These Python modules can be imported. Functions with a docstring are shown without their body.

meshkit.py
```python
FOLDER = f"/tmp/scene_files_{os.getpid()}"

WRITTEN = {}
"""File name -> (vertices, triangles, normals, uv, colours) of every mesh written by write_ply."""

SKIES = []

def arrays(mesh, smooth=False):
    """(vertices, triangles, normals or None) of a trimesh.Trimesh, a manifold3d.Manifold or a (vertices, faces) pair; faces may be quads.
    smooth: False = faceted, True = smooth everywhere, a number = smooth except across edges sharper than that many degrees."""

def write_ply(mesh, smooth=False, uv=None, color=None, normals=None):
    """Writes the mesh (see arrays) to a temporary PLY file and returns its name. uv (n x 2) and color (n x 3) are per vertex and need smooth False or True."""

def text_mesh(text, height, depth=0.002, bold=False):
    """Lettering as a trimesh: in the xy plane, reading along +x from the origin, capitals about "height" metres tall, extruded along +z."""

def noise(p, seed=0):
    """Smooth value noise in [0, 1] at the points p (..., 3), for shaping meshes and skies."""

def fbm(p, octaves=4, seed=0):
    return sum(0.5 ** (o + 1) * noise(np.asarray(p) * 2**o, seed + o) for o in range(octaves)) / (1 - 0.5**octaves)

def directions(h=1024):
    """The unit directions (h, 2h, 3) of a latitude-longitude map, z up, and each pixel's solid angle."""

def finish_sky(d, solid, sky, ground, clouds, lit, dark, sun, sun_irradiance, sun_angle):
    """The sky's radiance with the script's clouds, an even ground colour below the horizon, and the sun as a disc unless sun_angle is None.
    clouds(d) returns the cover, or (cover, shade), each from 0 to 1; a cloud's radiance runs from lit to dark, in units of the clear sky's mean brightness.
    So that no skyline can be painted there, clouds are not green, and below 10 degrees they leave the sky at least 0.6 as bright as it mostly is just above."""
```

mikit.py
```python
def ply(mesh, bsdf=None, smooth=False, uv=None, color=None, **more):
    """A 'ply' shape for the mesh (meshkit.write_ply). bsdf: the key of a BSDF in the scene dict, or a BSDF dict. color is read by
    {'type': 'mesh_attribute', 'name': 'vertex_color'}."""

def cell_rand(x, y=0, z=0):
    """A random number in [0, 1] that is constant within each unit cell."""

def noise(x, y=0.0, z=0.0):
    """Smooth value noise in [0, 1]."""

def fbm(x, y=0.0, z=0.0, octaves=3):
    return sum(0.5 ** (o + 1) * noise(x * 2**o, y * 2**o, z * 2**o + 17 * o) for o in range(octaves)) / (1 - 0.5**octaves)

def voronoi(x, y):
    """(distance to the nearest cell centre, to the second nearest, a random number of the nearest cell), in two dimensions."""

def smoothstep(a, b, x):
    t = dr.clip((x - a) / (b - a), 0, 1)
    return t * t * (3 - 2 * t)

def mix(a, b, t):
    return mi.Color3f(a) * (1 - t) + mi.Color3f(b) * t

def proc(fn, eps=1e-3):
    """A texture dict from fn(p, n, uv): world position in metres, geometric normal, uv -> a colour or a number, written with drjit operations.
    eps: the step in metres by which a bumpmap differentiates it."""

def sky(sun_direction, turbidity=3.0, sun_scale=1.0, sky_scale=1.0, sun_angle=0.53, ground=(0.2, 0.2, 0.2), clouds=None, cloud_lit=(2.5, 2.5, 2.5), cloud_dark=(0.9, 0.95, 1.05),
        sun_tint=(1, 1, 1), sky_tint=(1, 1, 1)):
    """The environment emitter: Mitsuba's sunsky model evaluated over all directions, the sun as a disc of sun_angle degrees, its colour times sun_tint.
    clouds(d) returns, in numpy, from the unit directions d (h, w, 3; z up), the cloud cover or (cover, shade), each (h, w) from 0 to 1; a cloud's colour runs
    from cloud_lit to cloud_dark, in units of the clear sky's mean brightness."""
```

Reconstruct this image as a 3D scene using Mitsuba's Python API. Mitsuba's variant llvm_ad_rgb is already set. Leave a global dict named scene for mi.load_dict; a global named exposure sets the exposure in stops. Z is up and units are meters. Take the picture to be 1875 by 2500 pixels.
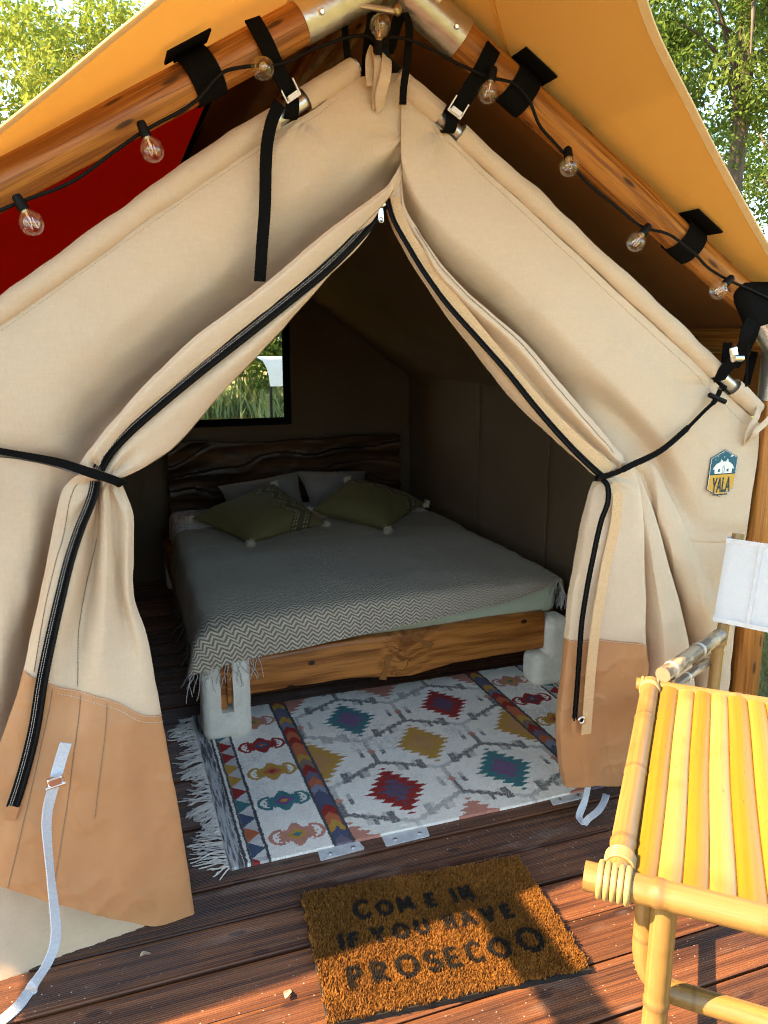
import math, random
import numpy as np, trimesh, manifold3d as m3, shapely.geometry as sg
from shapely.ops import unary_union
from scipy.interpolate import PchipInterpolator
import drjit as dr
import mitsuba as mi
import mikit, meshkit
from mikit import proc, noise, fbm, voronoi, cell_rand, smoothstep, mix

rng = np.random.default_rng(7)
random.seed(7)
T = mi.ScalarTransform4f
scene, labels = {}, {}

# ------------------------------------------------------------------ camera, sky, exposure
# x runs along the tent front, y into the tent, z up; deck top is z = 0
yaw, pitch = math.radians(19.66), math.radians(-12.4)
fwd = np.array([math.sin(yaw) * math.cos(pitch), math.cos(yaw) * math.cos(pitch), math.sin(pitch)])
eye = np.array([0, 0, 1.6])
scene['camera'] = dict(type='perspective', fov=52.53, fov_axis='x', near_clip=0.05, far_clip=400.0,
                       to_world=T().look_at(origin=eye.tolist(), target=(eye + fwd).tolist(), up=[0, 0, 1]))
SUN = (-1.2, 0.05, 1.0)
scene['sky'] = mikit.sky(SUN, turbidity=3, sun_scale=0.75, sun_tint=(1.0, 0.88, 0.70), sky_tint=(1.0, 0.885, 0.715))
exposure = 4.65

# ------------------------------------------------------------------ helpers
def lab(key, label=None, category=None, group=None, kind=None):
    d = {}
    if label: d['label'] = label
    if category: d['category'] = category
    if group: d['group'] = group
    if kind: d['kind'] = kind
    labels[key] = d

def num(key):
    if key not in scene and key not in labels: return key
    i = 1
    while f'{key}_{i:03d}' in scene or f'{key}_{i:03d}' in labels: i += 1
    return f'{key}_{i:03d}'

def add(key, mesh, bsdf, smooth=35, uv=None, label=None, category=None, group=None, kind=None):
    key = num(key)
    if isinstance(mesh, tuple): mesh, uv = mesh
    if uv is not None: smooth = True
    scene[key] = mikit.ply(mesh, bsdf, smooth=smooth, uv=uv)
    if label or category or kind: lab(key, label, category, group, kind)
    return key

def thing(key, label, category, group=None):
    key = num(key)
    lab(key, label, category, group)
    return key

def cat(ms): return trimesh.util.concatenate(ms)
def A(x): return np.asarray(x, float)

def resample(P, n, smooth=True):
    P = A(P)
    d = np.r_[0, np.cumsum(np.linalg.norm(np.diff(P, axis=0), axis=1) + 1e-7)]
    t = np.linspace(0, d[-1], n)
    if smooth and len(P) > 2: return PchipInterpolator(d, P, axis=0)(t)
    return np.stack([np.interp(t, d, P[:, k]) for k in range(3)], 1)

def tube(P, r, sides=10, caps=True, squash=None, up=None):
    """mesh, uv (u = metres along, v = turn)"""
    P = A(P); n = len(P)
    r = np.broadcast_to(A(r), (n,))
    t = np.gradient(P, axis=0); t /= np.linalg.norm(t, axis=1, keepdims=True) + 1e-12
    a = A(up) if up is not None else (A([0, 0, 1]) if abs(t[0, 2]) < .85 else A([1, 0, 0]))
    Av, Bv = [], []
    for k in range(n):
        a = a - (a @ t[k]) * t[k]; a = a / (np.linalg.norm(a) + 1e-12)
        Av.append(a); Bv.append(np.cross(t[k], a))
    Av, Bv = A(Av), A(Bv)
    ang = np.linspace(0, 2 * np.pi, sides + 1)
    sq = 1.0 if squash is None else squash
    V = P[:, None] + r[:, None, None] * (np.cos(ang)[None, :, None] * Av[:, None] * sq + np.sin(ang)[None, :, None] * Bv[:, None])
    s = np.r_[0, np.cumsum(np.linalg.norm(np.diff(P, axis=0), axis=1))]
    uv = np.stack(np.broadcast_arrays(s[:, None], ang[None] / (2 * np.pi)), -1).reshape(-1, 2)
    V = V.reshape(-1, 3); m = sides + 1
    i, j = np.meshgrid(np.arange(n - 1), np.arange(sides), indexing='ij')
    q = np.stack([i * m + j, i * m + j + 1, (i + 1) * m + j + 1, (i + 1) * m + j], -1).reshape(-1, 4)
    F = np.vstack([q[:, [0, 1, 2]], q[:, [0, 2, 3]]])
    if caps:
        for k, fl in ((0, 1), (n - 1, 0)):
            b = len(V)
            V = np.vstack([V, V[k * m:k * m + sides], P[k][None]])
            uv = np.vstack([uv, np.full((sides + 1, 2), [s[k], .5])])
            jj = np.arange(sides)
            f = np.stack([b + jj, b + (jj + 1) % sides, np.full(sides, b + sides)], 1)
            F = np.vstack([F, f[:, ::-1] if fl else f])
    return trimesh.Trimesh(V, F, process=False), uv

def tmesh(*a, **k): return tube(*a, **k)[0]

def ribbon(P, width, normal, thick=.0025, n=None, smooth=True):
    """flat strap along P, its face looking along normal (one vector or one per point)"""
    P = resample(P, n, smooth) if n else A(P)
    N = np.broadcast_to(A(normal), P.shape) if np.ndim(normal) == 1 else resample(normal, len(P))
    t = np.gradient(P, axis=0); t /= np.linalg.norm(t, axis=1, keepdims=True)
    x = np.cross(t, N); x /= np.linalg.norm(x, axis=1, keepdims=True)
    N = np.cross(x, t)
    w = np.broadcast_to(A(width), (len(P),))[:, None] / 2
    c = [P - x * w - N * thick / 2, P + x * w - N * thick / 2, P + x * w + N * thick / 2, P - x * w + N * thick / 2]
    V = np.stack(c, 1).reshape(-1, 3); k = len(P)
    F = []
    for i in range(k - 1):
        for j in range(4):
            a, b = i * 4 + j, i * 4 + (j + 1) % 4
            F += [[a, b, b + 4], [a, b + 4, a + 4]]
    F += [[0, 2, 1], [0, 3, 2], [4 * k - 4, 4 * k - 3, 4 * k - 2], [4 * k - 4, 4 * k - 2, 4 * k - 1]]
    return trimesh.Trimesh(V, F, process=False)

def cloth(rows, nu, nv, wr=.003, ws=(6, 6, 6), seed=0, cut=None):
    """lofted cloth sheet through the polylines in rows; small wrinkles. cut=(v0,v1) keeps that part. Returns a grid (nv, nu, 3)"""
    R = np.stack([resample(r, nu) for r in rows])
    d = np.r_[0, np.cumsum(np.linalg.norm(np.diff(R, axis=0), axis=2).mean(1) + 1e-6)]; d /= d[-1]
    v0, v1 = cut or (0, 1)
    G = PchipInterpolator(d, R, axis=0)(np.linspace(v0, v1, nv))
    if wr:
        gu, gv = np.gradient(G, axis=1), np.gradient(G, axis=0)
        N = np.cross(gu, gv); N /= np.linalg.norm(N, axis=2, keepdims=True) + 1e-12
        w = meshkit.fbm(G * A(ws), 3, seed) - .5 + .35 * (meshkit.fbm(G * A(ws) * 4.1, 2, seed + 9) - .5)
        G = G + N * (w * 2 * wr)[..., None]
    return G

def pucker(G, tie, amp, n, reach, ph=0.):
    """gathers radiating from a tied point"""
    d = G - A(tie); rr = np.hypot(d[..., 0], d[..., 2]); an = np.arctan2(d[..., 2], d[..., 0])
    w = np.exp(-(rr / reach) ** 2) * np.clip(rr / .03, 0, 1)
    G = G.copy(); G[..., 1] -= amp * w * (np.sin(an * n + ph) + .5 * np.sin(an * n * 1.7 + 2 + ph)); return G

def gmesh(G):
    nv, nu = G.shape[:2]
    i, j = np.meshgrid(np.arange(nv - 1), np.arange(nu - 1), indexing='ij')
    q = np.stack([i * nu + j, i * nu + j + 1, (i + 1) * nu + j + 1, (i + 1) * nu + j], -1).reshape(-1, 4)
    return trimesh.Trimesh(G.reshape(-1, 3), np.vstack([q[:, [0, 1, 2]], q[:, [0, 2, 3]]]), process=False)

def box(x0, x1, y0, y1, z0, z1):
    m = trimesh.creation.box(extents=[x1 - x0, y1 - y0, z1 - z0])
    m.apply_translation([(x0 + x1) / 2, (y0 + y1) / 2, (z0 + z1) / 2]); return m

def rbox(x0, x1, y0, y1, z0, z1, r, seg=16):
    s = m3.Manifold.sphere(r, seg); parts = []
    for x in (x0 + r, x1 - r):
        for y in (y0 + r, y1 - r):
            for z in (z0 + r, z1 - r): parts.append(s.translate((x, y, z)))
    return m3.Manifold.batch_hull(parts)

def tm(man):
    m = man.to_mesh(); return trimesh.Trimesh(m.vert_properties[:, :3], m.tri_verts, process=False)

def frame(m, o, x, y, z):
    M = np.eye(4); M[:3, 0], M[:3, 1], M[:3, 2], M[:3, 3] = x, y, z, o
    m = m.copy(); m.apply_transform(M); return m

def unit(v): v = A(v); return v / np.linalg.norm(v)

def grain(n, seed=0): return np.random.default_rng(seed).random(n)

# ------------------------------------------------------------------ materials
def rgb(*c): return {'type': 'rgb', 'value': list(c)}
def two(b): return {'type': 'twosided', 'bsdf': b}
def P_(color, rough=.7, spec=.3, metallic=0., bump=None, scale=1.0, **k):
    b = dict(type='principled', base_color=proc(color) if callable(color) else rgb(*color), roughness=rough, specular=spec, metallic=metallic, **k)
    if bump is not None: b = {'type': 'bumpmap', 'arbitrary': proc(bump, eps=4e-4), 'scale': scale, 'bsdf': b}
    return two(b)

def canvas_col(p, n, uv):
    m = fbm(p.x * 3, p.y * 3, p.z * 3, 4)
    w = noise(p.x * 420, p.y * 420, p.z * 60) * .5 + noise(p.x * 60, p.y * 60, p.z * 420) * .5
    dirt = smoothstep(.62, .8, fbm(p.x * 9 + 4, p.y * 9, p.z * 5, 4))
    c = mix((.515, .388, .258), (.585, .45, .31), m)
    return c * (.93 + .14 * w) * (1 - .03 * dirt)
def canvas_bump(p, n, uv): return .0012 * noise(p.x * 9, p.y * 9, p.z * 9) + .0005 * noise(p.x * 40, p.y * 40, p.z * 25) + .00006 * (noise(p.x * 500, p.y * 500, p.z * 70) + noise(p.x * 70, p.y * 70, p.z * 500))
scene['canvas'] = P_(canvas_col, .85, .2, bump=canvas_bump, sheen=.3)
def canvas_in_shade(p, n, uv):
    return mix((.095, .062, .036), (.125, .085, .05), fbm(p.x * 3, p.y * 3, p.z * 3, 3))  # darker copy of the tan canvas, interior shade put into the colour
scene['canvas_inside_shade'] = P_(canvas_in_shade, .9, .1)
def pvc_col(p, n, uv):
    scuff = smoothstep(.66, .8, fbm(p.x * 14, p.y * 14, p.z * 40, 4))
    return mix((.37, .172, .068), (.44, .222, .098), fbm(p.x * 5, p.y * 5, p.z * 5, 4)) * (1 - .03 * scuff)
def pvc_bump(p, n, uv): return .0016 * noise(p.x * 11, p.y * 11, p.z * 14) + .0005 * fbm(p.x * 40, p.y * 40, p.z * 40, 2)
scene['pvc'] = P_(pvc_col, .5, .35, bump=pvc_bump)
scene['velcro'] = P_(lambda p, n, uv: mix((.50, .33, .17), (.62, .42, .23), noise(p.x * 260, p.y * 260, p.z * 260)), .95, .1)
scene['black_web'] = P_(lambda p, n, uv: mix((.003, .003, .0032), (.008, .0075, .007), noise(p.x * 500, p.y * 500, p.z * 500)), .85, .04)
scene['black_plastic'] = P_((.004, .004, .004), .5, .12)
scene['stitch'] = P_((.62, .58, .5), .8)
scene['grey_web'] = P_(lambda p, n, uv: mix((.40, .43, .47), (.52, .55, .58), noise(p.x * 300, p.y * 300, p.z * 300)), .55, .4)
scene['steel'] = P_(lambda p, n, uv: mix((.50, .49, .46), (.68, .66, .62), fbm(p.x * 30, p.y * 30, p.z * 30, 4)), .34, .5, .9, bump=lambda p, n, uv: .0006 * fbm(p.x * 70, p.y * 70, p.z * 70, 3))
scene['chrome'] = P_((.8, .8, .8), .16, .5, 1.0)
scene['galvanised'] = P_((.66, .67, .68), .28, .6)
scene['brass'] = P_((.45, .35, .2), .4, .5, 1.0)

def thin(color, rough, dt): return dict(type='principledthin', base_color=proc(color) if callable(color) else rgb(*color), roughness=rough, diff_trans=dt, spec_trans=0.0)
def fly_col(p, n, uv):
    s = noise(p.x * 2.5, p.y * 2.5, p.z * 2.5)
    return mix((.60, .30, .058), (.68, .36, .085), s)
scene['fly_cloth'] = thin(fly_col, .55, .17)
scene['fly_hem_sunlit'] = thin((.80, .62, .34), .6, .5)  # paler than the cloth: sunlit highlight of the hem put into the colour
scene['shade_brown'] = P_((.26, .105, .032), .8, .2)  # dark tone stands for the shade under the rear flysheet
scene['glow_red'] = thin((.43, .014, .007), .35, .95)  # red stands for sunlight showing through the fly cloth

def log_col(p, n, uv):
    u, v = uv.x, uv.y
    g = fbm(u * 3.6, v * 30 + 3.5 * noise(u * 3, v * 4), 0, 4)
    f = fbm(u * 6, v * 90, 3, 2)
    d, d2, w = voronoi(u * 3.1, v * 4)
    knot = smoothstep(.10, .045, d)
    halo = smoothstep(.3, .1, d)
    crack = smoothstep(.035, .0, dr.abs(fbm(u * 1.1 + 9, v * 16, 5, 2) - .5)) * smoothstep(.5, .65, noise(u * 2.5, v * 6, 2))
    f2 = noise(u * 5, v * 230, 9)
    c = mix((.19, .058, .008), (.42, .168, .030), smoothstep(.28, .72, g * .6 + f * .25 + f2 * .15))
    c = mix(c, (.24, .08, .016), halo * .45)
    c = mix(c, (.06, .022, .008), knot)
    return mix(c, (.05, .02, .01), crack * .7)
def log_bump(p, n, uv): return .0012 * fbm(uv.x * 4, uv.y * 40, 0, 3)
scene['log_wood'] = P_(log_col, .42, .4, bump=log_bump)

def deck_col(p, n, uv):
    b = dr.floor((p.y - 2.09) / .157)
    t = cell_rand(b, dr.floor(p.x * .45 + cell_rand(b) * 3), 4)
    wv = fbm(p.x * 1.3, p.y * 9, b, 2)
    g = fbm(p.x * 2.2 + b * 7, (p.y + .02 * wv) * 75, 0, 4)
    f = noise(p.x * 7, p.y * 420, 1)
    c = mix((.044, .0165, .0085), (.165, .064, .026), smoothstep(.2, .8, g * .75 + f * .25)) * (.72 + .55 * t)
    stain = smoothstep(.52, .72, fbm(p.x * 2.7 + 3, p.y * 6, 1, 4))
    c = mix(c, (.035, .02, .016), stain * .55)
    k, k2, kr = voronoi(p.x * 2.4, p.y * 6.4)
    c = mix(c, (.03, .012, .008), smoothstep(.075, .04, k) * .8)
    s1, s2, r = voronoi(p.x * 34, p.y * 60)
    speck = smoothstep(.09, .04, s1) * smoothstep(.74, .80, r) * smoothstep(.35, .6, noise(p.x * 3, p.y * 4, 8) + .1)
    dust = smoothstep(.63, .8, fbm(p.x * 5 + 1, p.y * 16, 6, 4))
    c = mix(c, (.33, .25, .2), dust * .16)
    return mix(c, (.5, .42, .35), speck * .75)
def deck_bump(p, n, uv): return .0006 * fbm(p.x * 6, p.y * 160, 0, 3)
scene['deck_wood'] = P_(deck_col, .45, .45, bump=deck_bump)
scene['joist'] = P_((.02, .012, .008), .8)

def bamboo_col(p, n, uv):
    nd = dr.abs(uv.x - dr.floor(uv.x + .5))
    ring = smoothstep(.035, .012, nd)
    st = fbm(uv.x * 1.5, uv.y * 30, p.x * 3, 3)
    k = cell_rand(dr.floor(p.x * 0 + uv.x * 0 + 1), 0, 0)
    blot = smoothstep(.58, .75, fbm(p.x * 16, p.y * 16, p.z * 16 + 2, 4))
    sp, s2, r = voronoi(uv.x * 9, uv.y * 12)
    c = mix((.17, .092, .023), (.265, .16, .05), st)
    c = mix(c, (.17, .085, .02), blot * .55)
    c = mix(c, (.2, .1, .03), smoothstep(.12, .04, sp) * smoothstep(.82, .9, r) * .8)
    return mix(c, (.13, .07, .028), ring * .6)
scene['bamboo'] = P_(bamboo_col, .33, .45, clearcoat=.3, clearcoat_gloss=.7)
def slat_cols(a, b):
    def f(p, n, uv):
        st = fbm(uv.x * 1.2, uv.y * 22, p.x * 2, 3)
        blot = smoothstep(.5, .8, fbm(p.x * 7 + 3, p.y * 7, 2, 4))
        sp, s2, r = voronoi(uv.x * 14, uv.y * 10)
        c = mix(a, b, st)
        c = mix(c, (.22, .10, .012), blot * .5)
        return mix(c, (.16, .08, .03), smoothstep(.11, .05, sp) * smoothstep(.8, .86, r) * .85)
    return f
scene['slat_gold'] = P_(slat_cols((.205, .096, .004), (.275, .142, .010)), .3, .45, clearcoat=.4)
scene['slat_pale'] = P_(slat_cols((.25, .155, .034), (.32, .22, .068)), .3, .45, clearcoat=.4)
scene['slat_mid'] = P_(slat_cols((.225, .118, .009), (.29, .165, .024)), .3, .45, clearcoat=.4)
scene['lashing'] = P_(lambda p, n, uv: mix((.25, .165, .06), (.34, .24, .105), noise(p.x * 60, p.y * 60, p.z * 60)), .4, .4)
def dark_bamboo(p, n, uv):
    nd = dr.abs(uv.x - dr.floor(uv.x + .5))
    b = smoothstep(.35, .7, fbm(uv.x * 4, uv.y * 9, 4, 4))
    c = mix((.10, .075, .055), (.34, .26, .16), b)
    return mix(c, (.55, .52, .45), smoothstep(.06, .015, nd) * .7)
scene['bamboo_dark'] = P_(dark_bamboo, .35, .45, clearcoat=.4)
scene['white_canvas'] = P_(lambda p, n, uv: (.54 + .05 * noise(p.x * 300, p.y * 300, p.z * 300)) * mi.Color3f(1.0, 1.0, 1.0), .8, .2)

def rail_col(p, n, uv):
    w = fbm(p.x * 2.2, p.z * 6, 0, 3)
    b = smoothstep(.16, .0, dr.abs(p.x - 1.18 - .25 * (p.z - .26)))      # burl in the middle of the plank
    g = fbm(p.x * 3 + b * 5 * fbm(p.x * 8, p.z * 8, 2, 2), (p.z + .06 * w + .05 * b * noise(p.x * 12, p.z * 12)) * 46, p.y * 4, 4)
    f = noise(p.x * 12, p.z * 330, 3)
    c = mix((.165, .048, .008), (.46, .17, .036), smoothstep(.22, .78, .8 * g + .2 * f))
    cr = smoothstep(.025, .0, dr.abs(fbm(p.x * 6 - p.z * 9, p.z * 14 + p.x * 5, 1, 3) - .5)) * smoothstep(.2, .7, b)
    kn, k2, r = voronoi(p.x * 4.5, p.z * 7)
    c = mix(c, (.03, .012, .005), smoothstep(.09, .05, kn) * smoothstep(.6, .7, r))
    return mix(c, (.02, .01, .005), cr * .9)
scene['plank'] = P_(rail_col, .4, .4)
scene['inlay_wood'] = P_(lambda p, n, uv: mix((.2, .075, .02), (.3, .12, .03), fbm(p.x * 40 + p.z * 60, p.z * 8, 0, 3)), .4)
def head_col(p, n, uv):
    g = fbm(p.x * 2.0, (p.z + .1 * fbm(p.x * 1.8, p.z * 3, 0, 2)) * 20, p.y * 9, 4)
    return mix((.022, .010, .004), (.095, .045, .018), smoothstep(.3, .72, g))
scene['head_wood'] = P_(head_col, .45, .35)
scene['stone'] = P_(lambda p, n, uv: mix((.60, .545, .45), (.78, .715, .61), fbm(p.x * 26, p.y * 26, p.z * 26, 4)) * (.9 + .2 * noise(p.x * 240, p.y * 240, p.z * 240)), .9, .2,
                    bump=lambda p, n, uv: .0022 * fbm(p.x * 45, p.y * 45, p.z * 45, 3))
scene['sheet'] = P_(lambda p, n, uv: mix((.37, .40, .28), (.43, .46, .34), noise(p.x * 5, p.y * 5, p.z * 5)), .85, .15)
def leaf_sheet(p, n, uv):
    d, d2, r = voronoi(p.x * 22 + .6 * noise(p.y * 30), p.y * 26)
    leaf = smoothstep(.42, .34, d + .16 * noise(p.x * 120, p.y * 60)) * smoothstep(.25, .3, r)
    return mix((.58, .57, .55), (.24, .24, .25), leaf * .8)
scene['leaf_sheet'] = P_(leaf_sheet, .9, .1)

def blanket_col(p, n, uv):
    u, v = uv.x, uv.y               # u across the bed, v metres from the foot hem
    zz = dr.abs((u / .05) - dr.floor(u / .05) - .5) * 2
    st = .5 + .5 * dr.sin((v / .0175 + zz * 1.1) * 6.2832)
    line = smoothstep(.38, .62, st)
    zone = smoothstep(1.3, .85, v) * .85 + smoothstep(1.25, 1.22, v) * smoothstep(1.15, 1.18, v) * .4
    fine = noise(u * 500, v * 90, 1) * .5 + noise(u * 90, v * 500, 2) * .5
    d = mi.Color3f(.235, .19, .135) * (.7 + .6 * fine)
    l = mi.Color3f(.52, .455, .36) * (.82 + .36 * fine)
    dz = mix(d, l, .02 + .13 * line + .08 * fine)
    return mix(dz, mix(d * .75, l, line), zone)
scene['blanket_wool'] = P_(blanket_col, .95, .1, bump=lambda p, n, uv: .0008 * noise(p.x * 240, p.y * 240, p.z * 240), sheen=.4)
scene['wool_yarn'] = P_((.42, .40, .36), .95, .1)
scene['dark_yarn'] = P_((.13, .125, .115), .95, .1)
scene['grey_linen'] = P_(lambda p, n, uv: mix((.20, .18, .155), (.28, .255, .22), fbm(p.x * 12, p.y * 12, p.z * 12, 4)), .9, .1, bump=lambda p, n, uv: .004 * fbm(p.x * 13, p.y * 13, p.z * 9, 3))
def olive_col(p, n, uv):
    u, v = uv.x, uv.y
    zg = dr.abs((u * 4.0) - dr.floor(u * 4.0) - .5) * .24
    q = v + zg
    out = mi.Float(0)
    for c0 in (.70, .735, .84, .875):
        out = dr.maximum(out, smoothstep(.012, .006, dr.abs(q - c0)))
    dash = smoothstep(.35, .45, dr.abs((u * 46) - dr.floor(u * 46) - .5) * 2)
    band = smoothstep(.66, .68, q) * smoothstep(.93, .91, q)
    c = mix((.125, .100, .040), (.155, .128, .052), fbm(p.x * 14, p.y * 14, p.z * 14, 3))
    c = mix(c, (.075, .055, .028), band * .8)
    return mix(c, (.40, .34, .22), out * dash * .7)
scene['olive'] = P_(olive_col, .9, .15, bump=lambda p, n, uv: .003 * fbm(p.x * 10, p.y * 10, p.z * 10, 3))
scene['tassel'] = P_((.55, .47, .35), .9, .1)

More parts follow.
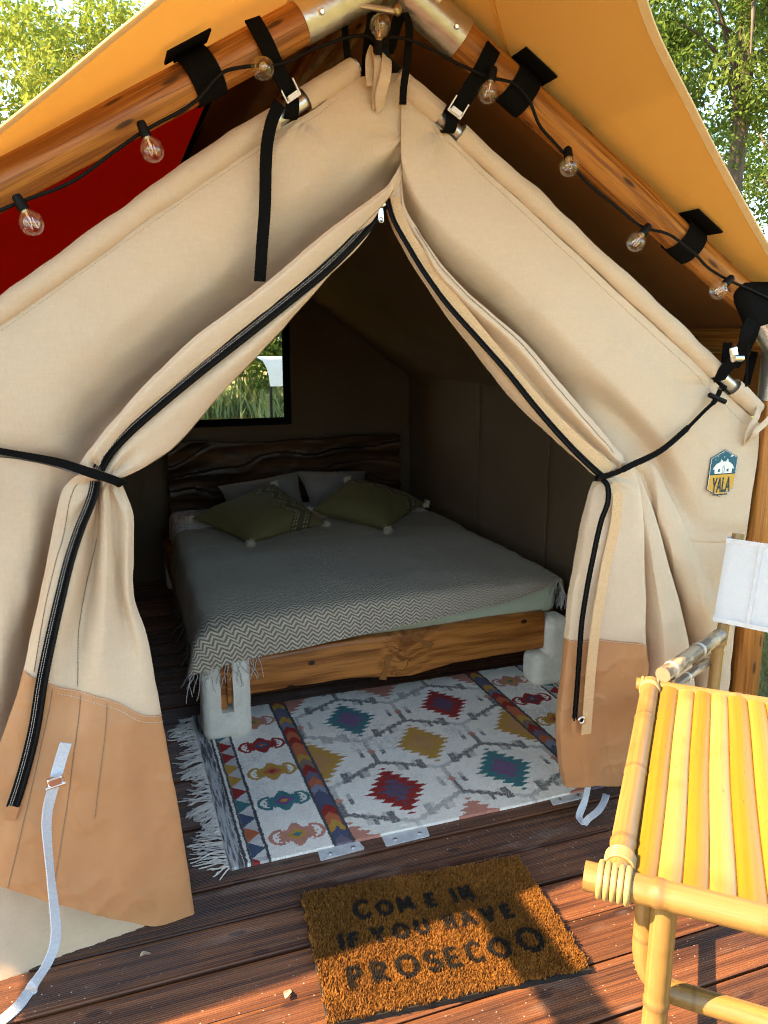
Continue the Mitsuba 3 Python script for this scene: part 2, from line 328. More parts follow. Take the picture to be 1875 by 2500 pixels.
# rug print: drawn in rug coordinates (x along its length, y across), mirror-symmetric about its middle
RX, RY = 1.115, 2.658
def zig(d, n, amp):
    return d
def diamond(x, y, hx, hy, k):
    """stepped diamond: signed measure < 1 inside, with saw-tooth flanks"""
    ax, ay = dr.abs(x) / hx, dr.abs(y) / hy
    saw = dr.abs(ay * k - dr.floor(ay * k + .5))
    return ax + ay + .62 * (saw - .25)
def rug_col(p, n, uv):
    X, Y = p.x - RX, p.y - RY
    wx, wy = .006 * (noise(p.x * 160, p.y * 160) - .5), .006 * (noise(p.x * 160 + 7, p.y * 160 + 3) - .5)
    X, Y = X + wx, Y + wy
    aX = dr.abs(X)
    fade = noise(p.x * 420, p.y * 420, 4)
    patch = fbm(p.x * 7, p.y * 7, 3, 4)
    ivory = mix((.70, .645, .55), (.86, .81, .72), fbm(p.x * 60, p.y * 60, 1, 3) * .6 + patch * .4)
    ivory = mix(ivory, (.44, .42, .40), smoothstep(.52, .75, patch) * smoothstep(.35, .7, noise(p.x * 240, p.y * 240)) * .7)
    c = ivory
    dark, grey = mi.Color3f(.075, .072, .075), mi.Color3f(.30, .295, .30)
    TEAL, RED, YEL, PINK, ORN, NAVY, PURP = (.06, .17, .18), (.27, .035, .03), (.44, .25, .055), (.47, .21, .15), (.45, .13, .06), (.07, .085, .14), (.20, .08, .19)
    def put(c, col, m): return mix(c, col, dr.clip(m, 0, 1))
    # ---- field: lattice of diamonds
    fx, fy = .2194, .285
    i0 = dr.floor(X / (2 * fx) + .5); j0 = dr.floor(Y / (2 * fy) + .5)
    x0, y0 = X - i0 * 2 * fx, Y - j0 * 2 * fy
    i1 = dr.floor(X / (2 * fx)); j1 = dr.floor(Y / (2 * fy))
    x1, y1 = X - (i1 + .5) * 2 * fx, Y - (j1 + .5) * 2 * fy
    infield = smoothstep(.452, .447, aX)
    # hooks and arms between the diamonds
    hooks = mi.Float(0); soft = mi.Float(0)
    for (hx0, hy0) in ((0, fy), (fx, 0)):
        ii = dr.floor((X - hx0) / (2 * fx) + .5); jj = dr.floor((Y - hy0) / (2 * fy) + .5)
        hx, hy = X - hx0 - ii * 2 * fx, Y - hy0 - jj * 2 * fy
        ah, ay = dr.abs(hx), dr.abs(hy)
        ragged = .0016 * (noise(p.x * 210, p.y * 210, 6) - .5)
        tooth = .007 * smoothstep(.35, .5, dr.abs(ah / .030 - dr.floor(ah / .030) - .5) * 2 - .1)
        stem = smoothstep(.012, .008, ah + ragged) * smoothstep(.092, .088, ay)
        lat = smoothstep(.011, .008, dr.abs(ay - .085 - ah * .52) + ragged) * smoothstep(.222, .219, ah)
        arm = smoothstep(.010, .008, dr.abs(ay - .085 - ah * .52) - tooth + ragged) * smoothstep(.170, .166, ah)
        tick = smoothstep(.016, .012, dr.abs(ah - .15)) * smoothstep(.036, .032, dr.abs(ay - .150)) + smoothstep(.009, .006, dr.abs(ah - .09)) * smoothstep(.026, .022, dr.abs(ay - .150))
        sides_ = smoothstep(.010, .007, dr.abs(ah - .044) + ragged) * smoothstep(.035, .031, ay)
        m = dr.maximum(dr.maximum(stem, arm), dr.maximum(tick, sides_))
        strong = cell_rand(ii * 3 + jj, dr.select(hy > 0, 1.0, 0.0) + dr.select(hx > 0, 2.0, 0.0), hx0 * 9)
        lower = dr.select(hy < .0, 1.0, .0)
        wgt = dr.select(lower > .5, .92, .45) * (.55 + .45 * smoothstep(.15, .5, strong))
        hooks = dr.maximum(hooks, dr.maximum(m * wgt, lat * .38))
        c_ = smoothstep(.022, .018, ah + ay)
        soft = dr.maximum(soft, c_)
    c = put(c, dark, hooks * infield * (.55 + .45 * smoothstep(.25, .45, fade)) )
    c = put(c, PINK, soft * infield * .9)
    for (x, y, i, j, o) in ((x0, y0, i0, j0, 0), (x1, y1, i1, j1, 5)):
        s = diamond(x, y, .108, .150, 5)
        halo = smoothstep(1.24, 1.16, dr.abs(x) / .108 + dr.abs(y) / .150)
        r = cell_rand(i * 2 + o, j * 3 + o, 11)
        if o:
            up = dr.select(j > -.5, 1.0, 0.0); rt = dr.select(i > -.5, 1.0, 0.0)
            same = dr.select(dr.abs(up - rt) < .5, 1.0, 0.0)
            outer, inner = mix(RED, TEAL, 1 - same), mix(NAVY, PURP, 1 - same)
            outer = mix(TEAL, RED, same); inner = mix(PURP, NAVY, same)
        else:
            edge = dr.select(dr.abs(j) > .5, 1.0, 0.0)
            outer, inner = mix(YEL, PINK, edge), mix(mix(YEL, PINK, .55), PINK, edge)
        c = put(c, ivory, halo * infield)
        c = put(c, outer, smoothstep(1.02, .96, s) * infield)
        core = smoothstep(.56, .50, s + .16 * (noise(p.x * 130, p.y * 130, 9) - .5)) * (.5 + .5 * smoothstep(.3, .6, fade))
        c = put(c, inner, core * infield)
    # ---- ornament border bands (both ends)
    s_in, s_out = .458, .512                                   # multicolour stripe between two dark lines
    stripe = smoothstep(s_in - .003, s_in, aX) * smoothstep(s_out + .003, s_out, aX)
    yb = Y / .046 + .8 * dr.abs((aX - .485) / .027) + .3 * noise(p.x * 90, p.y * 90)
    k = cell_rand(dr.floor(yb), 2, 5); k2 = cell_rand(dr.floor(yb), 7, 1)
    sc = mix(mix(mix(RED, ORN, smoothstep(.2, .25, k)), mix(YEL, (.22, .23, .28), smoothstep(.55, .6, k2)), smoothstep(.4, .45, k)), mix(NAVY, (.16, .13, .17), k2), smoothstep(.66, .7, k))
    c = put(c, sc, stripe)
    for e in (s_in - .004, s_out + .004):
        c = put(c, dark, smoothstep(.0065, .0045, dr.abs(aX - e) + .003 * (fade - .5)))
    # medallions
    mx = aX - .6175
    jm = dr.floor((p.y - 2.242) / .2035 + .5); my = p.y + wy - 2.242 - jm * .2035
    am, bm = dr.abs(mx), dr.abs(my)
    inb = smoothstep(.520, .523, aX) * smoothstep(.722, .719, aX)
    spike = .010 * dr.abs(dr.sin(am * 150 + bm * 60))
    body = smoothstep(1.06, .98, am / .060 + bm / .054 - spike * 22)
    hk = mi.Float(0)
    hr = dr.sqrt(dr.square(am - .052) + dr.square(bm))
    hk = smoothstep(.0075, .005, dr.abs(hr - .037) + .002 * (fade - .5)) * smoothstep(.044, .048, am)
    h2 = dr.sqrt(dr.square(am - .060) + dr.square(bm - .026))
    hk = dr.maximum(hk, smoothstep(.006, .004, dr.abs(h2 - .0105)) * dr.select((am < .064) | (bm > .028), 1.0, .0))
    q = jm - 4 * dr.floor(jm / 4)
    mc = mix(mix(PINK, TEAL, dr.select(q > .5, 1.0, .0)), mix(YEL, RED, dr.select(q > 2.5, 1.0, .0)), dr.select(q > 1.5, 1.0, .0))
    ic = mix(mix(YEL, PURP, dr.select(q > .5, 1.0, .0)), mix(ORN, NAVY, dr.select(q > 2.5, 1.0, .0)), dr.select(q > 1.5, 1.0, .0))
    cc = mix(mix(TEAL, YEL, dr.select(q > .5, 1.0, .0)), mix(RED, ORN, dr.select(q > 2.5, 1.0, .0)), dr.select(q > 1.5, 1.0, .0))
    c = put(c, mc, dr.maximum(body, hk) * inb)
    c = put(c, ic, smoothstep(.62, .55, am / .062 + bm / .052) * inb)
    c = put(c, cc, smoothstep(.27, .22, am / .062 + bm / .052) * inb)
    # triangles band
    tb = smoothstep(.730, .732, aX) * smoothstep(.782, .780, aX)
    jt = dr.floor((p.y - 2.165) / .085); ty = (p.y - 2.165) / .085 - jt
    tri = dr.select(dr.abs(ty - .5) * 2 < (aX - .730) / .05, 1.0, .0)
    kt = cell_rand(jt, 3, 9)
    tc = mix(mix(RED, YEL, smoothstep(.25, .26, kt)), mix(TEAL, mix(NAVY, ORN, smoothstep(.8, .81, kt)), smoothstep(.62, .63, kt)), smoothstep(.45, .46, kt))
    c = put(c, mix(ivory, grey, .35 + .4 * cell_rand(jt, 5, 5)), tb); c = put(c, tc, tb * tri)
    for e, w in ((.728, .006), (.785, .005), (.803, .006)):
        c = put(c, dark, smoothstep(w, w - .002, dr.abs(aX - e) + .002 * (fade - .5)))
    end = smoothstep(.808, .811, aX)
    c = put(c, mix((.10, .10, .105), (.50, .49, .47), smoothstep(.3, .7, noise(p.x * 260, p.y * 26, 2) * .6 + .4 * noise(p.x * 90, p.y * 9, 5))), end)
    return c * (.84 + .3 * noise(p.x * 520, p.y * 520, 8))
scene['rug_pile'] = P_(rug_col, .95, .05, bump=lambda p, n, uv: .0022 * noise(p.x * 330, p.y * 330) + .004 * noise(p.x * 50, p.y * 50))
scene['fringe_yarn'] = P_((.62, .56, .48), .95, .1)
def coir(p, n, uv): return mix((.115, .042, .006), (.33, .138, .021), noise(p.x * 230, p.y * 230, p.z * 60)) * (.7 + .5 * noise(p.x * 12, p.y * 12))
scene['coir'] = P_(coir, .75, .3)
scene['coir_black'] = P_((.022, .017, .013), .75, .3)
scene['rubber'] = P_((.015, .013, .012), .8)
scene['tab_grey'] = P_(lambda p, n, uv: mix((.46, .46, .45), (.54, .54, .53), noise(p.x * 60, p.y * 60, 0)), .5, .3)
scene['bulb_glass'] = dict(type='thindielectric', int_ior=1.5)
scene['filament'] = P_((.75, .55, .35), .3, .5, .8)
scene['teal_print'] = P_((.025, .10, .13), .7); scene['ochre_print'] = P_((.55, .31, .05), .7); scene['white_print'] = P_((.72, .70, .64), .7); scene['dark_print'] = P_((.02, .045, .055), .7)
def ground_col(p, n, uv):
    return mix(mix((.14, .12, .06), (.24, .20, .10), fbm(p.x * 3, p.y * 3, 0, 4)), (.07, .10, .02), smoothstep(.45, .6, fbm(p.x * .9, p.y * .9, 3, 4)))
scene['soil'] = P_(ground_col, .95, .1)
scene['leaf_light'] = thin(lambda p, n, uv: mix((.19, .27, .045), (.34, .40, .085), noise(p.x * 2.5, p.y * 2.5, p.z * 2.5)), .5, .9)
scene['leaf_dark'] = thin(lambda p, n, uv: mix((.06, .115, .02), (.15, .20, .045), noise(p.x * 2, p.y * 2, p.z * 2)), .5, .7)
scene['leaf_reed'] = thin((.40, .47, .22), .4, .8)
scene['bark'] = P_(lambda p, n, uv: mix((.05, .04, .03), (.13, .10, .075), fbm(p.x * 12, p.y * 12, p.z * 3, 4)), .9, bump=lambda p, n, uv: .02 * fbm(p.x * 14, p.y * 14, p.z * 4, 3))
scene['grass_blade'] = thin(lambda p, n, uv: mix((.16, .17, .04), (.36, .30, .10), noise(p.x * 6, p.y * 6)), .6, .8)
scene['dry_leaf_mat'] = P_((.38, .28, .2), .8)

FACE = A([0, -1, 0])                         # outward normal of the tent front

# ------------------------------------------------------------------ ground and deck
add('ground', box(-120, 120, -60, 180, -.6, -.32), 'soil', smooth=False, label='sunlit dry grassy ground around the tent deck', category='ground', kind='structure')

pitch_b, y_seam = .157, 2.09
dk = add('deck', box(-3.0, 2.1, -1.0, 5.6, -.30, -.06), 'joist', smooth=False, label='reddish brown grooved timber deck', category='deck', kind='structure')
def board(y0, y1, x0, x1, z, seed):
    w = y1 - y0 - .007; prof = [(y0, z - .03), (y0, z - .003), (y0 + .003, z)]
    g, n = .0017, 21
    e = .009; step = (w - 2 * e) / n
    for i in range(n):
        a = y0 + e + i * step
        prof += [(a, z), (a + step * .18, z - g), (a + step * .46, z - g), (a + step * .64, z)]
    prof += [(y0 + w - .003, z), (y0 + w, z - .003), (y0 + w, z - .03)]
    pr = A(prof); k = len(pr)
    xs = np.linspace(x0, x1, 12); r = np.random.default_rng(seed)
    dz, dy = np.cumsum(r.normal(0, .0006, 12)), np.cumsum(r.normal(0, .0004, 12))
    V = np.stack([np.stack([np.full(k, x), pr[:, 0] + b, pr[:, 1] + a], 1) for x, a, b in zip(xs, dz, dy)])
    return gmesh(V)
lo = int(round((y_seam + .75) / pitch_b))
for i in range(-lo, 22):
    y0 = y_seam + i * pitch_b
    x1 = 2.10 + .004 * (i % 3)
    add('deck__board', board(y0, y0 + pitch_b, -2.9, x1, 0.0 - .0012 * (i % 2), 100 + i), 'deck_wood', smooth=25)

# ------------------------------------------------------------------ timber frame
fr = thing('timber_frame', 'honey brown round log tent frame with steel pipe joints under the flysheet', 'frame')
def log(key, p0, p1, r, seed, seg=60, sides=28, off=0.):
    p0, p1 = A(p0), A(p1); t = np.linspace(0, 1, seg); L = np.linalg.norm(p1 - p0)
    P = p0 + (p1 - p0) * t[:, None]
    q = np.stack([t * L * 3, t * 0 + seed, t * 0], 1)
    d = unit(p1 - p0); a = unit(np.cross(d, [0, 1, .1])); b = np.cross(d, a)
    P = P + (meshkit.fbm(q, 2, seed) - .5)[:, None] * .006 * a + (meshkit.fbm(q, 2, seed + 5) - .5)[:, None] * .006 * b
    m, uv = tube(P, r * (1 + .05 * (meshkit.fbm(q * 2, 3, seed + 9) - .5)), sides)
    uv = uv + A([off, 0])
    return add(key, m, 'log_wood', uv=uv)
RL0, RL1 = A([[-0.476,2.050,1.768]][0]), A([[0.524,2.050,2.361]][0])
RR1, RR0 = A([[0.931,2.050,2.376]][0]), A([[1.997,2.050,1.719]][0])
log('timber_frame__rafter', RL0, RL1, .049, 1, off=.3)
log('timber_frame__rafter', RR1, RR0, .047, 2, off=3.1)
def steel_pipe(key, p0, p1, r, wall=.003):
    p0, p1 = A(p0), A(p1)
    pts = np.linspace(0, 1, 12)[:, None]
    return add(key, tmesh(p0 + (p1 - p0) * pts, r, 32), 'steel', smooth=40)
dL, dR = unit(RL1 - RL0), unit(RR1 - RR0)
APX = (RL1 + RR1) / 2
steel_pipe('timber_frame__steel_sleeve', RL1 - dL * .015, RL1 + dL * .20, .0525)
steel_pipe('timber_frame__steel_sleeve', RR1 - dR * .015, RR1 + dR * .17, .0525)
topL, topR = RL1 + dL * .20, RR1 + dR * .17
def bolt(p, axis, r=.008, h=.008):
    p, axis = A(p), unit(axis)
    return tmesh([p, p + axis * h * .5, p + axis * h], [r, r, r * .6], 8)
for base, d, ss in ((RL1, dL, (.03, .10)), (RR1, dR, (.02, .09))):
    for k, s in enumerate(ss):
        nrm = unit(FACE + A([0, 0, -.25 + .5 * k]))
        nrm = unit(nrm - (nrm @ d) * d)
        add('timber_frame__bolt', bolt(base + d * (s + .0) + nrm * .051, nrm), 'chrome')
add('timber_frame__tie_rod', tmesh([[[0.646,2.020,2.401]][0], [[0.754,2.020,2.400]][0]], .0075, 10), 'steel')
add('timber_frame__bolt', bolt(A([[0.754,2.020,2.402]][0]), (.6, -.7, 0), .014, .012), 'brass')
add('timber_frame__ridge_plate', box(.70, .84, 2.0, 2.2, 2.47, 2.476), 'steel', smooth=False)
log('timber_frame__ridge_pole', (.77, 2.0, 2.52), (.77, 5.9, 2.52), .05, 3, off=7)
PX, PY = 2.185, 2.10
log('timber_frame__post', (PX - .005, PY, -.32), (PX, PY, 1.56), .052, 4, off=11.3)
log('timber_frame__eave_beam', (PX, 2.05, 1.60), (PX, 5.9, 1.60), .045, 5, off=13)
log('timber_frame__eave_beam', (-.62, 2.05, 1.62), (-.62, 5.9, 1.62), .045, 6, off=15)
log('timber_frame__post', (-.62, 2.08, -.32), (-.62, 2.08, 1.58), .052, 8, off=17)
steel_pipe('timber_frame__steel_sleeve', RR0 - dR * .02, (PX + .01, 2.06, 1.53), .053)
steel_pipe('timber_frame__steel_sleeve', (PX, PY, 1.40), (PX, PY, 1.62), .056)
# unseen log and post added to throw the strip of shadow across the doormat
add('timber_frame__shadow_log', *tube(np.linspace([-.55, -.6, 1.30], [-.55, 2.0, 1.28], 30), .05, 20)[:1], 'log_wood', uv=tube(np.linspace([-.55, -.6, 1.30], [-.55, 2.0, 1.28], 30), .05, 20)[1])
log('timber_frame__post', (-.55, -.55, -.32), (-.55, -.55, 1.25), .05, 9, off=19)  # added post holding up the unseen log

# ------------------------------------------------------------------ flysheet
fs = thing('flysheet', 'ochre yellow waterproof flysheet stretched over the log frame', 'flysheet')
RIDGE = A([.775, 0, 2.640])
def fly_grid(side):
    if side < 0:
        edge = A([[.775, 1.0, 2.640], [.46, 1.39, 2.425], [.143, 1.66, 2.217], [.001, 1.761, 2.127], [-.158, 1.869, 2.025], [-.25, 1.925, 1.967], [-.70, 1.84, 1.68], [-1.30, 1.74, 1.30], [-1.62, 1.70, 1.10]])
        slope = np.array([-1, 0, -.636])
    else:
        edge = A([[.775, 1.0, 2.55], [.97, 1.37, 2.425], [1.155, 1.566, 2.313], [1.411, 1.695, 2.160], [1.875, 1.888, 1.881], [2.35, 2.06, 1.60], [2.75, 2.14, 1.34]])
    e = resample(edge, 70)
    rows = []
    for y in np.r_[0, .02, np.linspace(.08, 1, 46)]:
        r = e.copy(); r[:, 1] = e[:, 1] + (6.0 - e[:, 1]) * y
        # slack between the rafters, drip-edge sag near the front
        sag = .018 * math.sin(math.pi * min(1, max(0, (y - .08) / .9)))
        r[:, 2] -= sag * np.sin(np.linspace(0, np.pi, 70))
        rows.append(r)
    G = A(rows)
    w = meshkit.fbm(G * A([3, 5, 3]), 3, 40 + side) - .5
    ds = np.linspace(0, 1, G.shape[0])[:, None]
    G[..., 2] += w * .012 + .007 * np.clip(1 - np.abs(meshkit.fbm(G * A([1.6, 9, 1.6]), 2, 60 + side) - .5) * 7, 0, 1) ** 2 * np.clip(ds * 8, 0, 1)
    return G
for side, nm in ((-1, 'left'), (1, 'right')):
    G = fly_grid(side)
    add('flysheet__panel', gmesh(G), 'fly_cloth', smooth=True)
    e = G[0]
    hem = ribbon(e + A([0, .008, -.004]), .022, (0.25 * side, 0, 1), .004)
    add('flysheet__hem', hem, 'fly_hem_sunlit', smooth=40)
    e2 = G[7] if side > 0 else G[7]
add('flysheet__ridge_flap', gmesh(np.stack([np.stack([np.array([.775 + dx, y, 2.655 - abs(dx) * .62]) for dx in np.linspace(-.12, .12, 9)]) for y in np.linspace(.98, 6.0, 12)])), 'fly_cloth', smooth=True)
# sewn seams on the right panel
for k_ in (4, 8):
    add('flysheet__seam', ribbon(G[k_][6:64] + A([0, 0, -.004]), .010, (.5, 0, 1), .003), 'fly_cloth', smooth=40)
# red sheet added under the left slope; transmitted sun glow put into its colour
glow_rows = []
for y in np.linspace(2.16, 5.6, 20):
    glow_rows.append([[x, y, 2.03 + .636 * (x + .158) - .035 - .02 * math.sin((y - 2.1) * 1.1)] for x in np.linspace(-1.25, .36, 16)])
add('flysheet__glow_sheet', gmesh(A(glow_rows)), 'glow_red', smooth=True, label='added deep red sheet for sun glowing through the left slope of the flysheet')
add('flysheet__glow_sheet_edge', ribbon(A(glow_rows)[:, -1] + A([.01, 0, -.004]), .03, (-.5, 0, 1), .004), 'black_web')  # black edge of the added red sheet

def brown(xs, sgn, key):  # added dark sheets, shade under the rear flysheet put into their colour
    g = []
    for y in np.linspace(2.14, 5.8, 14):
        g.append([[x, y, (2.03 + .636 * (x + .158) if sgn < 0 else 1.881 - .60 * (x - 1.875)) - .045 - .02 * math.sin((y - 2.1) * 1.1) + .01 * math.sin(9 * x + 3 * y)] for x in xs])
    add(key, gmesh(A(g)), 'shade_brown', smooth=True, label='added dark brown sheet for shade under the ridge of the flysheet')
brown(np.linspace(.37, .775, 10), -1, 'flysheet__shade_sheet'); brown(np.linspace(.775, 2.82, 28), 1, 'flysheet__shade_sheet')
def wrap(c, d, r, w, a0=-100, a1=230):
    """webbing wrapped round a log at c, axis d"""
    u = unit(np.cross(d, FACE)); v = np.cross(u, d)
    P = [c + r * (math.cos(t) * v + math.sin(t) * u) for t in np.radians(np.linspace(a0, a1, 36))]
    N = [unit(p - c) for p in P]
    return ribbon(P, w, A(N), .004)
def on(p0, p1, px): return A(px)
for c, d, r, tab in (([[0.270,2.050,2.212]][0], dL, .054, (-.02, .0, .0)), ([[1.117,2.050,2.267]][0], dR, .053, (0, 0, 0)), ([[1.708,2.050,1.900]][0], dR, .053, (0, 0, 0))):
    base, dd = (RL0, dL) if d is dL else (RR0, dR)
    c = base + dd * ((A(c) - base) @ dd)
    add('flysheet__hook_strap', wrap(c, dd, r, .075), 'black_web', smooth=40)
    up = unit(np.cross(dd, A([0, 1, 0]))); up = up if up[2] > 0 else -up
    add('flysheet__strap_patch', frame(trimesh.creation.box(extents=[.115, .085, .005]), c + up * .060 + A([0, -.03, 0]), dd, unit(A([0, 1, 0])), np.cross(dd, A([0, 1, 0]))), 'black_web', smooth=False)
    add('flysheet__strap_loop', frame(trimesh.creation.box(extents=[.07, .006, .004]), c + up * .0645 + A([0, -.052, 0]), dd, unit(A([0, 1, 0])), np.cross(dd, A([0, 1, 0]))), 'steel', smooth=False)

# ------------------------------------------------------------------ the canvas tent
tn = thing('tent', 'beige canvas wall tent with tied back door flaps on a timber deck', 'tent')
# --- front wall, left half (upper, above the tie strap)
wallU = [
 [[0.800,2.100,2.288],[0.738,2.100,2.276],[0.678,2.100,2.262],[0.549,2.100,2.170],[0.481,2.100,2.133],[0.416,2.100,2.095],[0.112,2.100,1.886],[-0.219,2.100,1.646],[-0.531,2.100,1.417]],
 [[0.795,2.085,2.236],[0.726,2.085,2.219],[0.657,2.085,2.179],[0.532,2.085,2.087],[0.410,2.085,2.001],[0.083,2.075,1.778],[-0.245,2.070,1.543],[-0.536,2.085,1.351]],
 [[0.797,2.090,2.182],[0.709,2.090,2.146],[0.632,2.090,2.090],[0.507,2.090,1.997],[0.360,2.090,1.895],[0.042,2.070,1.662],[-0.232,2.060,1.467],[-0.529,2.090,1.339]],
 [[0.799,2.095,2.126],[0.702,2.110,2.071],[0.600,2.115,1.996],[0.473,2.115,1.903],[0.299,2.110,1.770],[0.001,2.090,1.540],[-0.198,2.065,1.400],[-0.485,2.095,1.331]],
 [[0.809,2.120,2.092],[0.754,2.165,2.038],[0.607,2.165,1.928],[0.470,2.165,1.827],[0.253,2.165,1.662],[-0.017,2.140,1.433],[-0.143,2.090,1.344],[-0.462,2.165,1.314]],
 [[0.816,2.140,2.077],[0.805,2.220,2.030],[0.631,2.220,1.894],[0.486,2.220,1.781],[0.232,2.220,1.593],[-0.018,2.200,1.349],[-0.075,2.160,1.277],[-0.444,2.220,1.300]],
 [[0.830,2.160,2.057],[0.841,2.280,2.020],[0.673,2.280,1.877],[0.519,2.280,1.761],[0.255,2.280,1.564],[0.003,2.190,1.324],[-0.054,2.160,1.251],[-0.436,2.280,1.283]]]
G = cloth(wallU, 120, 80, .009, (3, 3, 3.4), 3)
G = pucker(pucker(G, [[0.513,2.100,2.146]][0], .007, 5, .20), [[0.801,2.100,2.128]][0], .006, 5, .22, 1.)
GWL = G
add('tent__front_wall', gmesh(G), 'canvas', smooth=True)
# --- front wall, left, below the tie strap down to the deck
wallD = [
 [[-0.535,2.075,1.342],[-0.346,2.075,1.332],[-0.247,2.075,1.324],[-0.146,2.075,1.300],[-0.069,2.110,1.263],[0.025,2.170,1.220]],
 [[-0.553,2.060,1.166],[-0.361,2.060,1.173],[-0.259,2.060,1.188],[-0.196,2.050,1.185],[-0.128,2.130,1.164],[0.019,2.200,1.125]],
 [[-0.585,2.050,0.888],[-0.383,2.050,0.945],[-0.273,2.030,1.004],[-0.222,2.045,1.012],[-0.184,2.150,0.974],[0.018,2.230,0.917]],
 [[-0.615,2.030,0.603],[-0.406,2.030,0.700],[-0.289,2.020,0.822],[-0.250,2.070,0.847],[-0.217,2.170,0.798],[0.028,2.240,0.687]],
 [[-0.636,2.000,0.375],[-0.453,2.000,0.409],[-0.335,2.100,0.441],[-0.290,2.130,0.470],[-0.224,2.150,0.445],[0.053,2.170,0.319]],
 [[-0.656,1.960,0.138],[-0.473,1.960,0.164],[-0.346,2.000,0.208],[-0.239,2.030,0.186],[-0.125,2.050,0.142],[0.098,2.090,0.054]],
 [[-0.668,1.930,-0.018],[-0.482,1.930,0.029],[-0.353,1.950,0.083],[-0.223,1.985,0.073],[-0.108,2.010,0.057],[0.118,2.060,-0.006]],
 [[-0.679,1.900,-0.162],[-0.485,1.900,-0.038],[-0.357,1.915,-0.001],[-0.229,1.945,-0.014],[-0.113,1.965,-0.016],[0.007,1.990,-0.009],[0.147,2.030,-0.016]]]
G = cloth(wallD, 90, 90, .009, (4, 4, 3), 4)
add('tent__front_wall', gmesh(G), 'canvas', smooth=True)

# --- left door flap above the tie: a roll of cloth from the peak to the tie
foldL = [[0.801,2.100,2.070],[0.766,2.075,2.024],[0.734,2.035,1.994],[0.564,2.035,1.871],[0.440,2.035,1.768],[0.201,2.035,1.590],[-0.034,2.035,1.349],[-0.075,2.050,1.294]]
lipL  = [[0.803,2.100,2.065],[0.766,2.070,2.016],[0.729,2.010,1.982],[0.564,2.010,1.858],[0.443,2.010,1.755],[0.207,2.010,1.578],[-0.024,2.010,1.340],[-0.061,2.040,1.281]]
hemL  = [[0.803,2.100,2.056],[0.773,2.080,2.004],[0.734,2.025,1.966],[0.585,2.025,1.834],[0.467,2.025,1.732],[0.243,2.025,1.556],[0.006,2.025,1.345],[-0.040,2.040,1.276]]
zipL  = [[0.801,2.100,2.044],[0.774,2.090,1.985],[0.737,2.080,1.950],[0.694,2.050,1.898],[0.611,2.050,1.814],[0.509,2.050,1.731],[0.293,2.050,1.567],[0.032,2.050,1.358],[-0.031,2.040,1.274]]
midL  = [[0.801,2.100,2.035],[0.771,2.090,1.975],[0.731,2.090,1.924],[0.682,2.060,1.864],[0.581,2.038,1.773],[0.468,2.038,1.675],[0.314,2.038,1.544],[0.075,2.038,1.352],[-0.006,2.035,1.269]]
edgL  = [[0.801,2.100,2.026],[0.771,2.100,1.967],[0.730,2.110,1.917],[0.684,2.090,1.860],[0.575,2.085,1.757],[0.446,2.085,1.620],[0.300,2.085,1.473],[0.136,2.075,1.312],[0.023,2.050,1.261]]
bckL  = [[0.809,2.120,2.033],[0.781,2.140,1.974],[0.740,2.160,1.924],[0.691,2.160,1.871],[0.579,2.170,1.768],[0.447,2.180,1.628],[0.295,2.180,1.474],[0.124,2.140,1.313],[0.009,2.100,1.257]]
GLU = G = pucker(cloth([foldL, lipL, hemL, zipL, midL, edgL, bckL], 110, 44, .004, (7, 7, 7), 6), [[-0.014,2.030,1.264]][0], .010, 8, .12)
fl = add('tent__door_flap', gmesh(G), 'canvas', smooth=True)
# --- left door flap below the tie: canvas, then the plastic skirt
H = [[-0.070,2.040,1.279],[-0.109,2.040,1.245],[-0.134,2.040,1.170],[-0.169,2.020,1.044],[-0.197,2.000,0.943],[-0.240,1.970,0.789],[-0.300,1.950,0.639],[-0.378,1.930,0.437],[-0.423,1.920,0.329]]
Z1 = [[-0.050,2.030,1.275],[-0.067,2.030,1.227],[-0.098,2.030,1.147],[-0.127,2.000,1.074],[-0.154,1.980,0.988],[-0.209,1.955,0.803],[-0.275,1.935,0.576],[-0.324,1.920,0.418],[-0.359,1.910,0.304]]
Z2 = [[-0.034,2.030,1.269],[-0.036,2.030,1.227],[-0.071,2.030,1.142],[-0.100,2.000,1.069],[-0.127,1.980,0.985],[-0.180,1.955,0.799],[-0.247,1.930,0.560],[-0.285,1.910,0.428],[-0.320,1.900,0.285]]
K1 = [[-0.028,2.055,1.262],[-0.035,2.075,1.192],[-0.048,2.070,1.085],[-0.074,2.045,0.971],[-0.110,2.000,0.854],[-0.134,1.960,0.738],[-0.184,1.920,0.528],[-0.213,1.900,0.405],[-0.245,1.885,0.242]]
K2 = [[-0.014,2.030,1.264],[-0.017,2.020,1.202],[-0.022,2.000,1.100],[-0.033,1.985,0.985],[-0.051,1.960,0.862],[-0.076,1.935,0.715],[-0.112,1.900,0.524],[-0.133,1.890,0.379],[-0.159,1.875,0.197]]
K3 = [[0.003,2.050,1.258],[0.009,2.050,1.188],[0.004,2.045,1.087],[0.006,2.030,0.954],[0.016,1.990,0.828],[-0.009,1.935,0.678],[-0.037,1.900,0.496],[-0.048,1.888,0.347],[-0.057,1.880,0.129]]
K4 = [[0.016,2.060,1.254],[0.036,2.030,1.187],[0.027,2.010,1.081],[0.021,2.000,0.974],[0.041,1.980,0.829],[0.043,1.945,0.662],[0.035,1.920,0.456],[0.037,1.905,0.274],[0.040,1.900,0.071]]
E1 = [[0.026,2.080,1.248],[0.051,2.050,1.153],[0.044,2.050,1.069],[0.034,2.040,0.979],[0.062,2.000,0.834],[0.081,1.970,0.647],[0.098,1.950,0.500],[0.114,1.940,0.316],[0.133,1.940,0.052]]
